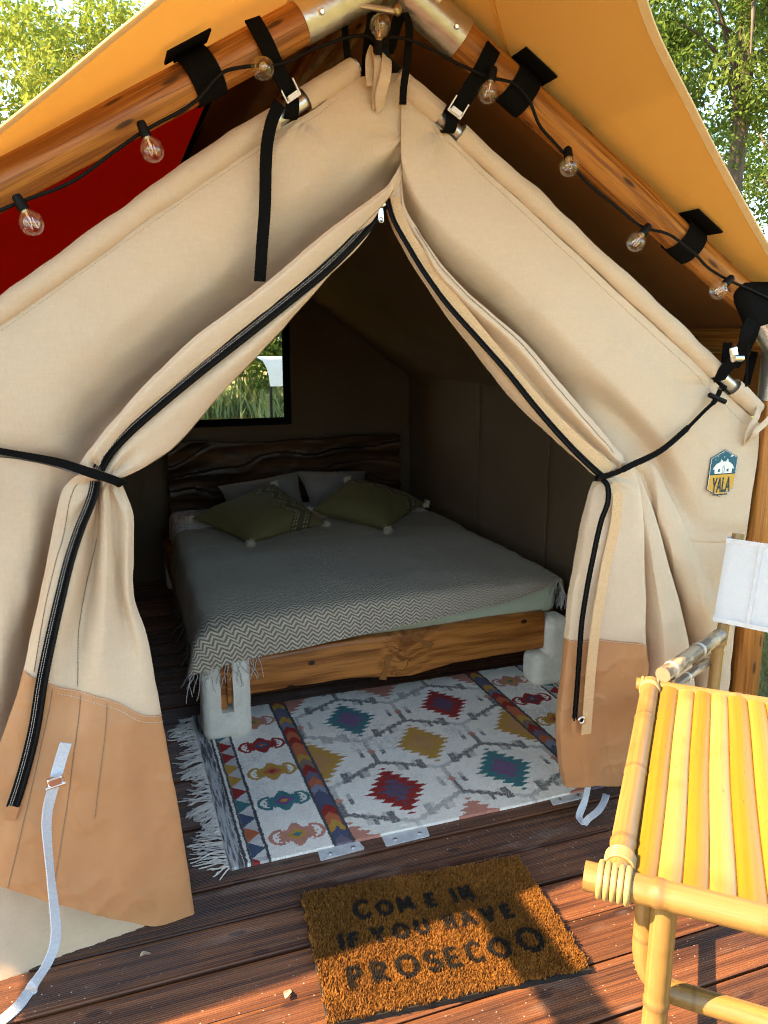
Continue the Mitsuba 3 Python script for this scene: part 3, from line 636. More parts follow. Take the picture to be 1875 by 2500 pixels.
E2 = [[0.020,2.160,1.232],[0.041,2.130,1.132],[0.033,2.140,1.041],[0.024,2.130,0.947],[0.049,2.090,0.799],[0.069,2.060,0.598],[0.084,2.040,0.445],[0.096,2.030,0.262],[0.109,2.020,0.002]]
cols = [resample(c, 100) for c in (H, Z1, Z2, K1, K2, K3, K4, E1, E2)]
rowsL = [list(r) for r in np.stack(cols, 1)]
Gf = cloth(rowsL, 90, 160, .006, (7, 7, 4), 8)
# where the plastic skirt starts, per column of the sheet
seamz = np.interp(np.linspace(0, 1, 90), np.linspace(0, 1, 9), [.50, .51, .515, .505, .505, .515, .52, .525, .53])
def split(Gs, seam, over=.004):
    nv, nu = Gs.shape[:2]; v = np.linspace(0, 1, nv)
    f = PchipInterpolator(v, Gs, axis=0)
    up = np.stack([np.stack([f(s * seam[j])[j] for j in range(nu)]) for s in np.linspace(0, 1, nv // 2)])
    dn = np.stack([np.stack([f(seam[j] + s * (1 - seam[j]) - .004 * (1 - s))[j] for j in range(nu)]) for s in np.linspace(0, 1, nv // 2)])
    return up, dn
def crease(Gs, amp, sd):
    q = Gs @ A([[1, .2, .5], [0, 1, 0], [-.55, .1, .9]]).T
    a = 1 - np.abs(meshkit.fbm(q * A([5, 5, 9]), 2, sd) - .5) * 9
    b = 1 - np.abs(meshkit.fbm(q[..., ::-1] * A([6, 5, 12]), 2, sd + 3) - .5) * 9
    msk = np.clip((meshkit.fbm(Gs * 6, 2, sd + 7) - .42) * 6, 0, 1)
    return Gs + FACE * ((np.clip(a, 0, 1) ** 2 + .7 * np.clip(b, 0, 1) ** 2) * msk * amp)[..., None]
TIE_L, TIE_R = A([[-0.003,2.030,1.260]][0]), A([[1.479,2.030,1.186]][0])
up, dn = split(pucker(Gf, TIE_L, .010, 9, .11), seamz)
add('tent__door_flap__lower_canvas', gmesh(up), 'canvas', smooth=True)
dn = crease(dn + A([0, -.0035, 0]), .005, 41)
add('tent__door_flap__skirt', gmesh(dn), 'pvc', smooth=True, label='orange brown plastic skirt along the foot of the left flap')
def surf_line(G, us, vs, off=.004):
    """points on a sheet grid at fractions us, vs, lifted off it towards the viewer's side"""
    nv, nu = G.shape[:2]
    us, vs = np.broadcast_arrays(A(us), A(vs))
    i, j = np.clip(vs * (nv - 1), 0, nv - 1.001), np.clip(us * (nu - 1), 0, nu - 1.001)
    i0, j0 = i.astype(int), j.astype(int); a, b = (i - i0)[:, None], (j - j0)[:, None]
    P = G[i0, j0] * (1 - a) * (1 - b) + G[i0 + 1, j0] * a * (1 - b) + G[i0, j0 + 1] * (1 - a) * b + G[i0 + 1, j0 + 1] * a * b
    gu, gv = np.gradient(G, axis=1), np.gradient(G, axis=0)
    N = np.cross(gu, gv); N /= np.linalg.norm(N, axis=2, keepdims=True) + 1e-12
    N = N[i0, j0]; N = np.where((N @ FACE)[:, None] < 0, -N, N)
    return P + N * off, N
def dashes(P, N, w=.0014, gap=.0075, L=.0048):
    P = A(P); d = np.r_[0, np.cumsum(np.linalg.norm(np.diff(P, axis=0), axis=1))]
    f = lambda s, Q: np.stack([np.interp(s, d, Q[:, k]) for k in range(3)], 1)
    s0 = np.arange(0, d[-1] - L, gap); out = []
    a, b, n = f(s0, P), f(s0 + L, P), f(s0, N)
    for p, q, m in zip(a, b, n):
        x = np.cross(unit(q - p), m) * w / 2
        h = m * .0007
        V = A([p - x, p + x, q + x, q - x, p + h, q + h])
        out.append(trimesh.Trimesh(V, [[0, 1, 4], [1, 2, 5], [1, 5, 4], [2, 3, 5], [3, 0, 4], [3, 4, 5]], process=False))
    return cat(out)
# stitch rows along the skirt seam
S1 = surf_line(dn, np.linspace(.2, .86, 60), np.full(60, .006), .0012); S2 = surf_line(dn, np.linspace(.2, .86, 60), np.full(60, .034), .0012)
add('tent__door_flap__skirt_stitching', cat([dashes(*S1, w=.0012), dashes(*S2, w=.0012)]), 'stitch', kind='stuff')
# dark seam lines sewn down the flap
def seamline(G, u0, u1, v0, v1, key, w=.0016, mat='dark_seam'):
    P, N = surf_line(G, np.linspace(u0, u1, 50), np.linspace(v0, v1, 50), .0010)
    add(key, ribbon(P, w, N, .0012), mat)
scene['dark_seam'] = P_((.20, .13, .075), .9)
seamline(dn, .32, .32, .02, .99, 'tent__door_flap__seam'); seamline(dn, .47, .44, .02, .55, 'tent__door_flap__seam'); seamline(dn, .17, .17, .02, .99, 'tent__door_flap__seam')
seamline(up, .065, .065, .06, .97, 'tent__door_flap__seam'); seamline(up, .30, .30, .3, .98, 'tent__door_flap__seam')

scene['seam_thread'] = P_((.34, .25, .15), .9)
add('tent__front_wall__stitching', dashes(*surf_line(GWL, np.linspace(.12, .97, 150), np.full(150, .055), .0008), w=.0012), 'seam_thread', kind='stuff')
seamline(GLU, .06, .97, .275, .30, 'tent__door_flap__seam', .0013); seamline(GLU, .12, .93, .67, .67, 'tent__door_flap__seam', .0013)

def zipper(key, P, width, n=None, dash=True):
    """black zipper tape with its tooth coil and two stitch rows, lying on the cloth facing the viewer"""
    P = resample(P, 90)
    k = add(key, ribbon(P, width, FACE, .003), 'black_web', label='black zipper tape')
    t = np.gradient(P, axis=0); t /= np.linalg.norm(t, axis=1, keepdims=True)
    x = np.cross(t, FACE); x /= np.linalg.norm(x, axis=1, keepdims=True)
    return P, x
# left zipper: upper run, lower run
zu = [[0.735,2.060,1.955],[0.689,2.045,1.900],[0.640,2.033,1.850],[0.561,2.033,1.778],[0.486,2.033,1.719],[0.364,2.033,1.626],[0.231,2.033,1.526],[0.113,2.033,1.433],[0.029,2.033,1.360],[-0.008,2.033,1.318],[-0.024,2.033,1.289]]
zl = [[-0.034,2.030,1.260],[-0.042,2.015,1.230],[-0.079,2.008,1.148],[-0.107,1.995,1.077],[-0.134,1.975,0.992],[-0.164,1.957,0.891],[-0.191,1.943,0.792],[-0.217,1.930,0.677],[-0.255,1.918,0.556],[-0.282,1.908,0.487]]
for zz, kk in ((zu, 'upper'), (zl, 'lower')):
    P, x = zipper('tent__door_flap__zipper', zz, .029 if kk == 'upper' else np.linspace(.024, .030, 90))
    add('tent__door_flap__zipper_coil', tmesh(P + FACE * .003 - x * .0085, .0035, 6), 'black_plastic')
    nn = np.broadcast_to(FACE, P.shape)
    add('tent__door_flap__zipper_stitching', cat([dashes(P + FACE * .0022 + x * s, nn, w=.0011, gap=.006, L=.004) for s in (.0035, .0085)]), 'stitch', kind='stuff')
add('tent__door_flap__zipper_end', ribbon(A([[-0.278,1.904,0.491],[-0.292,1.904,0.456]]), .026, FACE, .004), 'pvc')
# zipper slider with its long pull
add('tent__zipper_slider', tm(m3.Manifold.batch_hull([m3.Manifold.sphere(.006, 10).translate(tuple(A(p))) for p in [[0.724,2.045,1.961],[0.730,2.045,1.950],[0.718,2.045,1.945]]])), 'chrome')
pl = A([[0.720,2.040,1.939],[0.720,2.040,1.910]])
pull = ribbon(A([pl[0], pl[0] * .35 + pl[1] * .65, pl[1]]), A([.011, .014, .017]), FACE, .003)
add('tent__zipper_slider__pull', pull, 'chrome')
add('tent__zipper_slider__pull_ring', trimesh.Trimesh(*[getattr(frame(trimesh.creation.torus(.006, .0018, 16, 8), pl[1] + FACE * .003, [1, 0, 0], [0, 0, 1], [0, -1, 0]), a) for a in ('vertices', 'faces')], process=False), 'steel')

# grey webbing strap with a cam buckle hanging from the left skirt to the deck
gs = [[-0.147,1.885,0.646],[-0.166,1.885,0.594],[-0.180,1.872,0.552]]
add('tent__door_flap__webbing_strap', ribbon(resample(gs, 12), .027, FACE + A([.1, 0, 0]), .004), 'grey_web', label='pale grey webbing strap with cam buckle')
gs2 = [[-0.179,1.865,0.558],[-0.187,1.865,0.533],[-0.199,1.865,0.494],[-0.207,1.865,0.439],[-0.208,1.860,0.379],[-0.208,1.855,0.305],[-0.207,1.850,0.243],[-0.206,1.840,0.184],[-0.212,1.830,0.141],[-0.232,1.800,0.112],[-0.261,1.760,0.098]]
gs3 = [[-0.280,1.854,0.008],[-0.304,1.812,0.008],[-0.342,1.775,0.008],[-0.395,1.731,0.008]]
strp = np.vstack([A(gs2), A(gs3)])
nrm = [FACE + A([.2, 0, 0]), FACE + A([.7, 0, 0]), FACE + A([1.5, 0, 0]), FACE + A([1.2, 0, 0]), FACE + A([.6, 0, 0]), FACE + A([.3, 0, 0]), FACE, FACE + A([-.1, 0, .2]), FACE + A([0, 0, .5]), FACE * .7 + A([0, 0, .8]), FACE * .3 + A([0, 0, 1])] + [A([0, 0, 1])] * 4
add('tent__door_flap__webbing_strap', ribbon(strp, .026, A(nrm), .003, n=80), 'grey_web', smooth=40)
bk = A([[-0.176,1.862,0.562]][0])
bx_, bz_ = unit([1, 0, .18]), unit([-.18, 0, 1])
add('tent__door_flap__cam_buckle', cat([frame(tm(rbox(-.018, .018, -.007, .007, -.013, .013, .004, 10)), bk, bx_, A([0, 1, 0]), bz_), frame(trimesh.creation.cylinder(.004, .046), bk + A([0, -.007, -.008]), -bz_, A([0, 1, 0]), bx_), frame(trimesh.creation.box(extents=[.024, .004, .016]), bk + A([0, -.010, .004]), bx_, A([0, .9, .3]), bz_)]), 'chrome', smooth=30)

# --- right half of the front: wall
wallR = [
 [[0.797,2.100,2.287],[0.843,2.100,2.228],[0.897,2.100,2.179],[0.955,2.100,2.136],[1.368,2.100,1.849],[1.893,2.100,1.485],[2.088,2.100,1.348],[2.132,2.100,1.321]],
 [[0.797,2.090,2.221],[0.839,2.090,2.163],[0.907,2.090,2.108],[0.978,2.090,2.054],[1.358,2.090,1.777],[1.853,2.090,1.403],[2.047,2.090,1.245],[2.124,2.090,1.209]],
 [[0.793,2.080,2.145],[0.836,2.080,2.069],[0.919,2.080,1.998],[1.019,2.080,1.937],[1.349,2.080,1.697],[1.784,2.080,1.350],[2.021,2.080,1.127],[2.105,2.080,1.090]],
 [[0.795,2.085,2.072],[0.846,2.085,1.976],[0.929,2.085,1.909],[1.069,2.085,1.815],[1.333,2.085,1.616],[1.720,2.085,1.291],[1.989,2.085,1.015],[2.107,2.085,0.989]],
 [[0.809,2.120,2.016],[0.873,2.150,1.912],[0.946,2.150,1.829],[1.129,2.150,1.693],[1.329,2.150,1.531],[1.711,2.150,1.237],[1.950,2.100,0.948],[2.122,2.100,0.934]],
 [[0.821,2.150,1.961],[0.903,2.230,1.894],[0.962,2.230,1.818],[1.164,2.230,1.665],[1.320,2.230,1.507],[1.621,2.120,1.199],[1.893,2.100,0.928],[2.121,2.100,0.909]],
 [[0.825,2.160,1.926],[0.908,2.280,1.860],[0.953,2.280,1.781],[1.151,2.280,1.609],[1.309,2.280,1.446],[1.580,2.170,1.174],[1.873,2.120,0.903],[2.133,2.110,0.893]]]
G = cloth(wallR, 120, 70, .009, (3, 3, 3.4), 13)
G = pucker(pucker(G, [[0.922,2.100,2.163]][0], .007, 5, .20), [[1.913,2.100,1.459]][0], .006, 5, .18, 1.)
k_ = add('tent__front_wall', gmesh(G), 'canvas', smooth=True)
add(k_ + '__stitching', dashes(*surf_line(G, np.linspace(.12, .95, 150), np.full(150, .06), .0008), w=.0012), 'seam_thread', kind='stuff')
# lower right wall with its big pleats, from the tie out to the corner
rw = [
 [[1.604,2.150,1.188],[1.613,2.100,1.204],[1.675,2.100,1.207],[1.781,2.100,1.075],[1.898,2.107,0.938],[2.128,2.108,0.918]],
 [[1.648,2.170,1.055],[1.710,2.150,1.078],[1.708,2.080,1.076],[1.788,2.075,0.984],[1.939,2.100,0.866],[2.125,2.100,0.857]],
 [[1.704,2.200,0.878],[1.796,2.170,0.894],[1.776,2.075,0.912],[1.856,2.070,0.848],[1.990,2.100,0.776],[2.118,2.100,0.780]],
 [[1.753,2.220,0.696],[1.902,2.190,0.697],[1.875,2.100,0.720],[1.913,2.050,0.706],[2.014,2.080,0.676],[2.115,2.100,0.666]],
 [[1.789,2.220,0.513],[1.983,2.200,0.494],[1.980,2.150,0.510],[1.977,2.100,0.524],[2.014,2.060,0.534],[2.114,2.100,0.505]],
 [[1.795,2.200,0.374],[2.002,2.180,0.351],[1.999,2.130,0.373],[2.004,2.090,0.389],[2.038,2.070,0.393],[2.113,2.100,0.368]],
 [[1.787,2.140,-0.064],[1.951,2.120,-0.072],[1.984,2.110,-0.061],[2.018,2.100,-0.051],[2.052,2.090,-0.042],[2.100,2.090,-0.043]]]
G = cloth(rw, 70, 80, .008, (5, 5, 4), 15)
add('tent__front_wall', gmesh(G), 'canvas', smooth=True)

# --- right door flap above the tie
fldR = [[0.801,2.100,2.093],[0.805,2.095,1.976],[0.841,2.070,1.891],[0.886,2.045,1.818],[0.964,2.045,1.744],[1.160,2.045,1.602],[1.342,2.045,1.428],[1.549,2.045,1.225]]
lipR = [[0.799,2.100,2.035],[0.796,2.085,1.956],[0.830,2.060,1.877],[0.861,2.020,1.805],[0.938,2.020,1.730],[1.128,2.020,1.585],[1.304,2.020,1.411],[1.527,2.035,1.218]]
dipR = [[0.796,2.100,2.017],[0.793,2.090,1.948],[0.822,2.075,1.871],[0.864,2.075,1.812],[0.936,2.075,1.720],[1.117,2.075,1.569],[1.298,2.075,1.395],[1.526,2.050,1.207]]
velR = [[0.793,2.100,2.011],[0.781,2.080,1.951],[0.799,2.060,1.876],[0.831,2.045,1.816],[0.894,2.045,1.733],[1.071,2.045,1.556],[1.256,2.045,1.384],[1.501,2.035,1.208]]
vrL  = [[0.775,2.100,2.010],[0.765,2.080,1.959],[0.779,2.060,1.899],[0.811,2.045,1.833],[0.873,2.045,1.751],[1.026,2.045,1.589],[1.216,2.045,1.390],[1.451,2.035,1.190]]
edR  = [[0.765,2.110,1.999],[0.759,2.100,1.962],[0.774,2.090,1.906],[0.805,2.075,1.841],[0.896,2.075,1.716],[1.007,2.075,1.591],[1.181,2.075,1.405],[1.313,2.075,1.294],[1.445,2.050,1.182]]
bkR  = [[0.767,2.130,2.003],[0.776,2.140,1.957],[0.812,2.170,1.908],[0.852,2.170,1.843],[0.949,2.170,1.715],[1.070,2.170,1.584],[1.256,2.170,1.392],[1.381,2.150,1.287],[1.494,2.100,1.180]]
GRU = G = pucker(cloth([fldR, lipR, dipR, velR, vrL, edR, bkR], 110, 44, .004, (7, 7, 7), 16), TIE_R, .008, 8, .10)
fr2 = add('tent__door_flap', gmesh(G), 'canvas', smooth=True)
seamline(GRU, .15, .95, .06, .10, fr2 + '__seam', .0013)
# hook-and-loop tape beside the zipper
vt = [[0.770,2.070,1.976],[0.790,2.055,1.899],[0.828,2.038,1.830],[0.881,2.032,1.760],[1.043,2.032,1.585],[1.226,2.030,1.402],[1.472,2.022,1.204]]
add(fr2 + '__velcro_tape', ribbon(vt, np.r_[np.linspace(.026, .042, 30), np.full(50, .042)], FACE, .003, n=80), 'velcro', label='tan hook and loop tape beside the zipper')
# --- right door flap below the tie
rE2 = [[1.531,2.140,1.147],[1.514,2.140,1.078],[1.504,2.140,1.016],[1.486,2.140,0.857],[1.464,2.140,0.737],[1.464,2.140,0.629],[1.452,2.140,0.453],[1.446,2.140,0.315],[1.484,2.140,0.056]]
rE = [[1.453,2.050,1.170],[1.424,2.040,1.114],[1.406,2.030,1.055],[1.377,2.020,0.903],[1.351,2.015,0.792],[1.347,2.010,0.698],[1.336,2.010,0.528],[1.328,2.010,0.398],[1.372,2.020,0.131]]
rZ = [[1.464,2.040,1.174],[1.451,2.020,1.116],[1.433,2.005,1.055],[1.408,2.000,0.927],[1.392,2.000,0.806],[1.378,2.000,0.698],[1.368,2.000,0.528],[1.363,2.000,0.380],[1.413,2.010,0.128]]
rV = [[1.486,2.040,1.178],[1.481,2.010,1.120],[1.474,2.000,1.053],[1.452,1.995,0.924],[1.440,1.995,0.803],[1.431,1.995,0.685],[1.421,1.995,0.522],[1.414,1.995,0.357],[1.456,2.000,0.129]]
rM = [[1.531,2.050,1.189],[1.531,2.030,1.118],[1.531,2.020,1.044],[1.527,2.010,0.913],[1.529,2.010,0.788],[1.532,2.010,0.660],[1.528,2.010,0.499],[1.533,2.025,0.321],[1.544,2.030,0.094]]
rN = [[1.564,2.060,1.201],[1.586,2.040,1.112],[1.596,2.030,1.037],[1.596,2.020,0.895],[1.615,2.020,0.759],[1.626,2.015,0.633],[1.643,2.020,0.477],[1.640,2.050,0.272],[1.598,2.050,0.071]]
rF = [[1.598,2.080,1.205],[1.630,2.070,1.104],[1.639,2.060,1.030],[1.647,2.050,0.874],[1.662,2.050,0.744],[1.679,2.050,0.611],[1.704,2.060,0.457],[1.732,2.100,0.212],[1.651,2.080,0.045]]
rF2 = [[1.657,2.170,1.182],[1.694,2.170,1.076],[1.709,2.170,1.001],[1.727,2.170,0.834],[1.743,2.170,0.695],[1.759,2.170,0.555],[1.805,2.200,0.382],[1.832,2.180,0.134],[1.803,2.140,-0.010]]
cols = [resample(c, 90) for c in (rE2, rE, rZ, rV, rM, rN, rF, rF2)]
Gf = cloth([list(r) for r in np.stack(cols, 1)], 80, 150, .006, (7, 7, 4), 18)
seamr = np.interp(np.linspace(0, 1, 80), np.linspace(0, 1, 8), [.49, .488, .495, .50, .51, .525, .53, .53])
up, dnr = split(pucker(Gf, TIE_R, .008, 9, .10), seamr)
add(fr2 + '__lower_canvas', gmesh(up), 'canvas', smooth=True)
dnr = crease(dnr + A([0, -.0035, 0]), .005, 43)
add(fr2 + '__skirt', gmesh(dnr), 'pvc', smooth=True, label='orange brown plastic skirt along the foot of the right flap')
S1 = surf_line(dnr, np.linspace(.2, .84, 40), np.full(40, .008), .0012)
add(fr2 + '__skirt_stitching', dashes(*S1, w=.0012), 'stitch', kind='stuff')
# zipper on the right flap
zr1 = [[0.742,2.060,1.983],[0.747,2.045,1.940],[0.800,2.028,1.836],[0.878,2.018,1.728],[1.008,2.018,1.599],[1.093,2.018,1.517],[1.201,2.018,1.403],[1.317,2.018,1.291],[1.433,2.012,1.192]]
zr2 = [[1.438,2.010,1.180],[1.444,1.990,1.160],[1.442,1.982,1.122],[1.418,1.978,1.055],[1.395,1.976,0.940],[1.380,1.976,0.843],[1.367,1.976,0.708],[1.365,1.976,0.539],[1.362,1.976,0.399]]
for zz, w in ((zr1, np.linspace(.012, .020, 90)), (zr2, .018)):
    P, x = zipper(fr2 + '__zipper', zz, w)
    add(fr2 + '__zipper_coil', tmesh(P + FACE * .003 + x * .0045, .0035, 6), 'black_plastic')
vt2 = [[1.473,2.010,1.164],[1.481,1.990,1.131],[1.477,1.985,1.056],[1.455,1.985,0.932],[1.435,1.976,0.837],[1.419,1.974,0.702],[1.410,1.973,0.533],[1.408,1.973,0.386],[1.407,1.973,0.343]]
add(fr2 + '__velcro_tape', ribbon(vt2, .036, FACE, .003, n=80), 'velcro')
add(fr2 + '__zipper_end', ribbon(A([[1.358,1.974,0.407],[1.358,1.974,0.355]]), .014, FACE, .004), 'pvc')
ey = A([[1.382,1.967,0.400]][0])
add(fr2 + '__eyelet', frame(trimesh.creation.torus(.0105, .0042, 20, 10), ey, A([1, 0, 0]), A([0, 0, 1]), A([0, -1, 0])), 'chrome', smooth=True)
add(fr2 + '__eyelet_hole', frame(trimesh.creation.cylinder(.0085, .003), ey, A([1, 0, 0]), A([0, 0, 1]), A([0, -1, 0])), 'black_plastic')
# second fold of the right wall, beside the flap
rp = [
 [[1.604,2.120,1.189],[1.599,2.090,1.203],[1.614,2.090,1.196],[1.645,2.120,1.181]],
 [[1.634,2.100,1.038],[1.651,2.070,1.051],[1.665,2.070,1.051],[1.726,2.140,1.029]],
 [[1.680,2.120,0.852],[1.679,2.045,0.881],[1.717,2.050,0.880],[1.814,2.160,0.835]],
 [[1.719,2.140,0.657],[1.726,2.040,0.698],[1.790,2.050,0.695],[1.909,2.180,0.627]],
 [[1.750,2.150,0.456],[1.771,2.045,0.505],[1.859,2.055,0.497],[1.978,2.180,0.418]],
 [[1.752,2.140,0.225],[1.815,2.060,0.271],[1.933,2.070,0.264],[2.022,2.160,0.196]],
 [[1.755,2.130,-0.023],[1.848,2.080,-0.004],[1.998,2.085,-0.028],[2.056,2.140,-0.078]]]
add('tent__front_wall', gmesh(cloth(rp, 40, 70, .002, (7, 7, 3), 19)), 'canvas', smooth=True, label='pleat of the right front wall beside the flap')

# --- pole sleeves along the top edges and the steel poles in them
def sleeve(path, r, key='tent__pole_sleeve', seed=0):
    P = resample(path, 70)
    m, uv = tube(P, r, 20, caps=False, up=FACE)
    N = m.vertices - np.repeat(P, 21, 0)
    w = meshkit.fbm(m.vertices * A([9, 9, 9]), 3, seed) - .5
    m.vertices = m.vertices + unit(FACE) * 0 + (N / np.linalg.norm(N, axis=1, keepdims=True)) * (w * .018)[:, None]
    add(key, m, 'canvas', smooth=True)
sleeve([[0.669,2.105,2.289],[0.537,2.105,2.201]], .030, seed=1)
sleeve([[0.458,2.105,2.148],[0.114,2.105,1.908],[-0.217,2.105,1.669],[-0.530,2.105,1.440]], .030, seed=2)
sleeve([[0.786,2.105,2.277],[0.908,2.105,2.196]], .030, seed=3)
sleeve([[0.971,2.105,2.155],[1.386,2.105,1.877],[1.918,2.105,1.503]], .030, seed=4)
sleeve([[2.002,2.105,1.448],[2.114,2.105,1.370]], .030, seed=5)
add('tent__tent_pole', tmesh(A([[0.677,2.105,2.294],[0.114,2.105,1.907],[-0.549,2.105,1.430]]), .0195, 20), 'steel', smooth=40)
add('tent__tent_pole', tmesh(A([[0.794,2.105,2.271],[1.386,2.105,1.877],[2.118,2.105,1.367]]), .0195, 20), 'steel', smooth=40)
# central sewn seam, loops at the peak and at the right corner
add('tent__centre_seam', ribbon(A([[0.798,2.092,2.266],[0.793,2.078,2.179],[0.795,2.085,2.090]]), .004, FACE, .004, n=20), 'canvas')
lp = [([[0.703,2.060,2.237],[0.699,2.060,2.285],[0.713,2.070,2.327]], .028), ([[0.746,2.070,2.312],[0.728,2.030,2.253],[0.723,2.050,2.215],[0.733,2.078,2.187]], .030), ([[0.713,2.070,2.327],[0.712,2.040,2.270],[0.714,2.060,2.222],[0.720,2.078,2.189]], .020)]
for q, w in lp: add('tent__peak_loop', ribbon(A(q), w, FACE + A([.15, 0, 0]), .004, n=24), 'canvas')
for q, w in (([[2.100,2.080,1.382],[2.069,2.060,1.342],[2.047,2.060,1.296],[2.060,2.080,1.257]], .024), ([[2.065,2.085,1.256],[2.055,2.040,1.297],[2.101,2.050,1.327],[2.150,2.050,1.380]], .022)):
    add('tent__corner_loop', ribbon(A(q), w, FACE, .004, n=20), 'canvas')

# --- tie straps
add('tent__tie_strap', ribbon(A([[-0.486,2.070,1.425],[-0.263,2.055,1.347],[-0.182,2.040,1.329],[-0.111,2.020,1.312],[-0.039,1.995,1.286],[0.018,2.000,1.260],[0.031,2.060,1.244]]), np.r_[np.full(40, .016), np.linspace(.016, .024, 25), np.full(15, .022)], FACE, .003, n=80), 'black_web', label='black strap tying the left flap back')
add('tent__tie_strap', ribbon(A([[1.909,2.065,1.413],[1.866,2.060,1.387],[1.771,2.050,1.316],[1.652,2.030,1.251],[1.544,2.010,1.221],[1.473,2.000,1.200],[1.420,2.000,1.189],[1.445,2.060,1.177]]), np.r_[np.full(20, .012), np.full(40, .020), np.full(20, .016)], FACE, .003, n=80), 'black_web', label='black strap tying the right flap back')
tg = A([[1.862,2.055,1.428],[1.928,2.055,1.404]]); add('tent__toggle', tmesh(resample(tg, 6), .0085, 10), 'black_plastic')
add('tent__toggle_cord', tmesh(A([[1.909,2.060,1.443],[1.897,2.060,1.416],[1.883,2.060,1.399]]), .008, 8), 'black_web')

# --- maker's badge on the right wall: the writing reads as in the photograph
B0, B1, B2 = A([[1.960,2.072,1.161]][0]), A([[2.021,2.072,1.217]][0]) - A([[1.906,2.072,1.223]][0]), A([[1.965,2.072,1.242]][0]) - A([[1.956,2.072,1.080]][0])
ex, ez = A([1, 0, .0]), unit(B2 * A([1, 0, 1]))
W, Hh = np.linalg.norm(B1), np.linalg.norm(B2)
def flat(poly, dep, th=.0012):
    ms = [trimesh.creation.extrude_polygon(g, th, engine='earcut') for g in getattr(poly, 'geoms', [poly])]
    return frame(cat(ms), B0 + FACE * dep, ex, ez, FACE)
hexa = sg.Polygon([(0, Hh / 2), (W / 2, Hh * .33), (W / 2, -Hh * .33), (0, -Hh / 2), (-W / 2, -Hh * .33), (-W / 2, Hh * .33)])
add('tent__badge', flat(hexa, .0), 'dark_print', smooth=False, label='hexagonal night sky tent badge reading YALA')
inn = hexa.buffer(-.0035)
add('tent__badge__rim', flat(inn.buffer(.0012).difference(inn), .0014), 'white_print', smooth=False)
add('tent__badge__night_sky', flat(inn.intersection(sg.box(-1, -.002, 1, 1)), .0014), 'teal_print', smooth=False)
add('tent__badge__ochre_field', flat(inn.intersection(sg.box(-1, -1, 1, -.004)), .0014), 'ochre_print', smooth=False)
u = W / 60
tentp = unary_union([sg.Polygon([(-24 * u, 8 * u), (-17 * u, 17 * u), (-9 * u, 20 * u), (-7 * u, 26 * u), (-3 * u, 21 * u), (4 * u, 21 * u), (7 * u, 26 * u), (10 * u, 20 * u), (18 * u, 16 * u), (24 * u, 8 * u)]), sg.box(-19 * u, 0, 19 * u, 10 * u)]).difference(unary_union([sg.box(-2 * u, 0, -.6 * u, 14 * u), sg.box(1.2 * u, 0, 2.6 * u, 14 * u), sg.box(-12 * u, 3 * u, -7 * u, 8 * u), sg.box(7 * u, 3 * u, 12 * u, 8 * u)])).intersection(inn)
add('tent__badge__tent_emblem', flat(tentp, .0028), 'white_print', smooth=False)
moon = sg.Point(15 * u, 34 * u).buffer(5 * u).difference(sg.Point(12.6 * u, 35 * u).buffer(4.6 * u))
stars = unary_union([sg.Point(a * u, b * u).buffer(.9 * u) for a, b in ((-15, 31), (-6, 37), (-1, 29), (4, 40), (-19, 25))])
add('tent__badge__moon_and_stars', flat(unary_union([moon.intersection(inn), stars.intersection(inn)]), .0028), 'white_print', smooth=False)
tx = meshkit.text_mesh('YALA', 1.0, 1.0, bold=True); tx.apply_translation([-tx.bounds[:, 0].mean(), 0, 0])
sx = 40 * u / (tx.bounds[1, 0] - tx.bounds[0, 0]); tx.apply_scale([sx, 25 * u, .0012]); tx.apply_translation([0, -33 * u, 0])
add('tent__badge__lettering', frame(tx, B0 + FACE * .0028, ex, ez, FACE), 'dark_print', smooth=False)
add('tent__badge__underline', flat(sg.box(-16 * u, -39 * u, 16 * u, -37 * u), .0028), 'dark_print', smooth=False)

# --- sides, rear and roof of the inner tent
XL, XR, YR, ZE, ZR = -.58, 2.09, 5.32, 1.37, 2.33
def sheet(c, nu=40, nv=40, wr=.006, seed=0, ws=(3, 3, 3)):
    a, b, c_, d = [A(q) for q in c]
    u, v = np.meshgrid(np.linspace(0, 1, nu), np.linspace(0, 1, nv))
    G = a * ((1 - u) * (1 - v))[..., None] + b * (u * (1 - v))[..., None] + c_ * (u * v)[..., None] + d * ((1 - u) * v)[..., None]
    gu, gv = np.gradient(G, axis=1), np.gradient(G, axis=0); N = np.cross(gu, gv); N /= np.linalg.norm(N, axis=2, keepdims=True)
    return G + N * ((meshkit.fbm(G * A(ws), 3, seed) - .5) * 2 * wr)[..., None]
add('tent__side_wall', gmesh(sheet([(XR, 2.11, ZE), (XR, YR + .03, ZE - .02), (XR + .02, YR + .03, 0), (XR + .03, 2.11, 0)], seed=21)), 'canvas_inside_shade', smooth=True)
add('tent__side_wall', gmesh(sheet([(XL, 2.11, ZE), (XL, YR, ZE), (XL - .02, YR, 0), (XL - .03, 2.11, 0)], seed=22)), 'canvas_inside_shade', smooth=True)
add('tent__roof_panel', gmesh(sheet([(.76, 2.11, ZR), (.76, YR + .03, ZR), (XR + .02, YR + .03, ZE - .035), (XR + .02, 2.11, ZE - .015)], wr=.012, seed=23)), 'canvas_inside_shade', smooth=True)
add('tent__roof_panel', gmesh(sheet([(.80, 2.11, ZR), (.80, YR + .03, ZR), (XL - .02, YR + .03, ZE - .015), (XL - .02, 2.11, ZE - .015)], wr=.012, seed=24)), 'canvas_inside_shade', smooth=True)
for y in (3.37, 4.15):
    add('tent__side_wall_001__seam' if False else 'tent__side_wall__seam', ribbon(A([(XR - .008, y, ZE - .02), (XR + .005, y + .02, .01)]), .012, (-1, 0, 0), .004, n=12), 'canvas_inside_shade')
WX0, WX1, WZ0, WZ1 = .10, 1.165, 1.085, 1.72
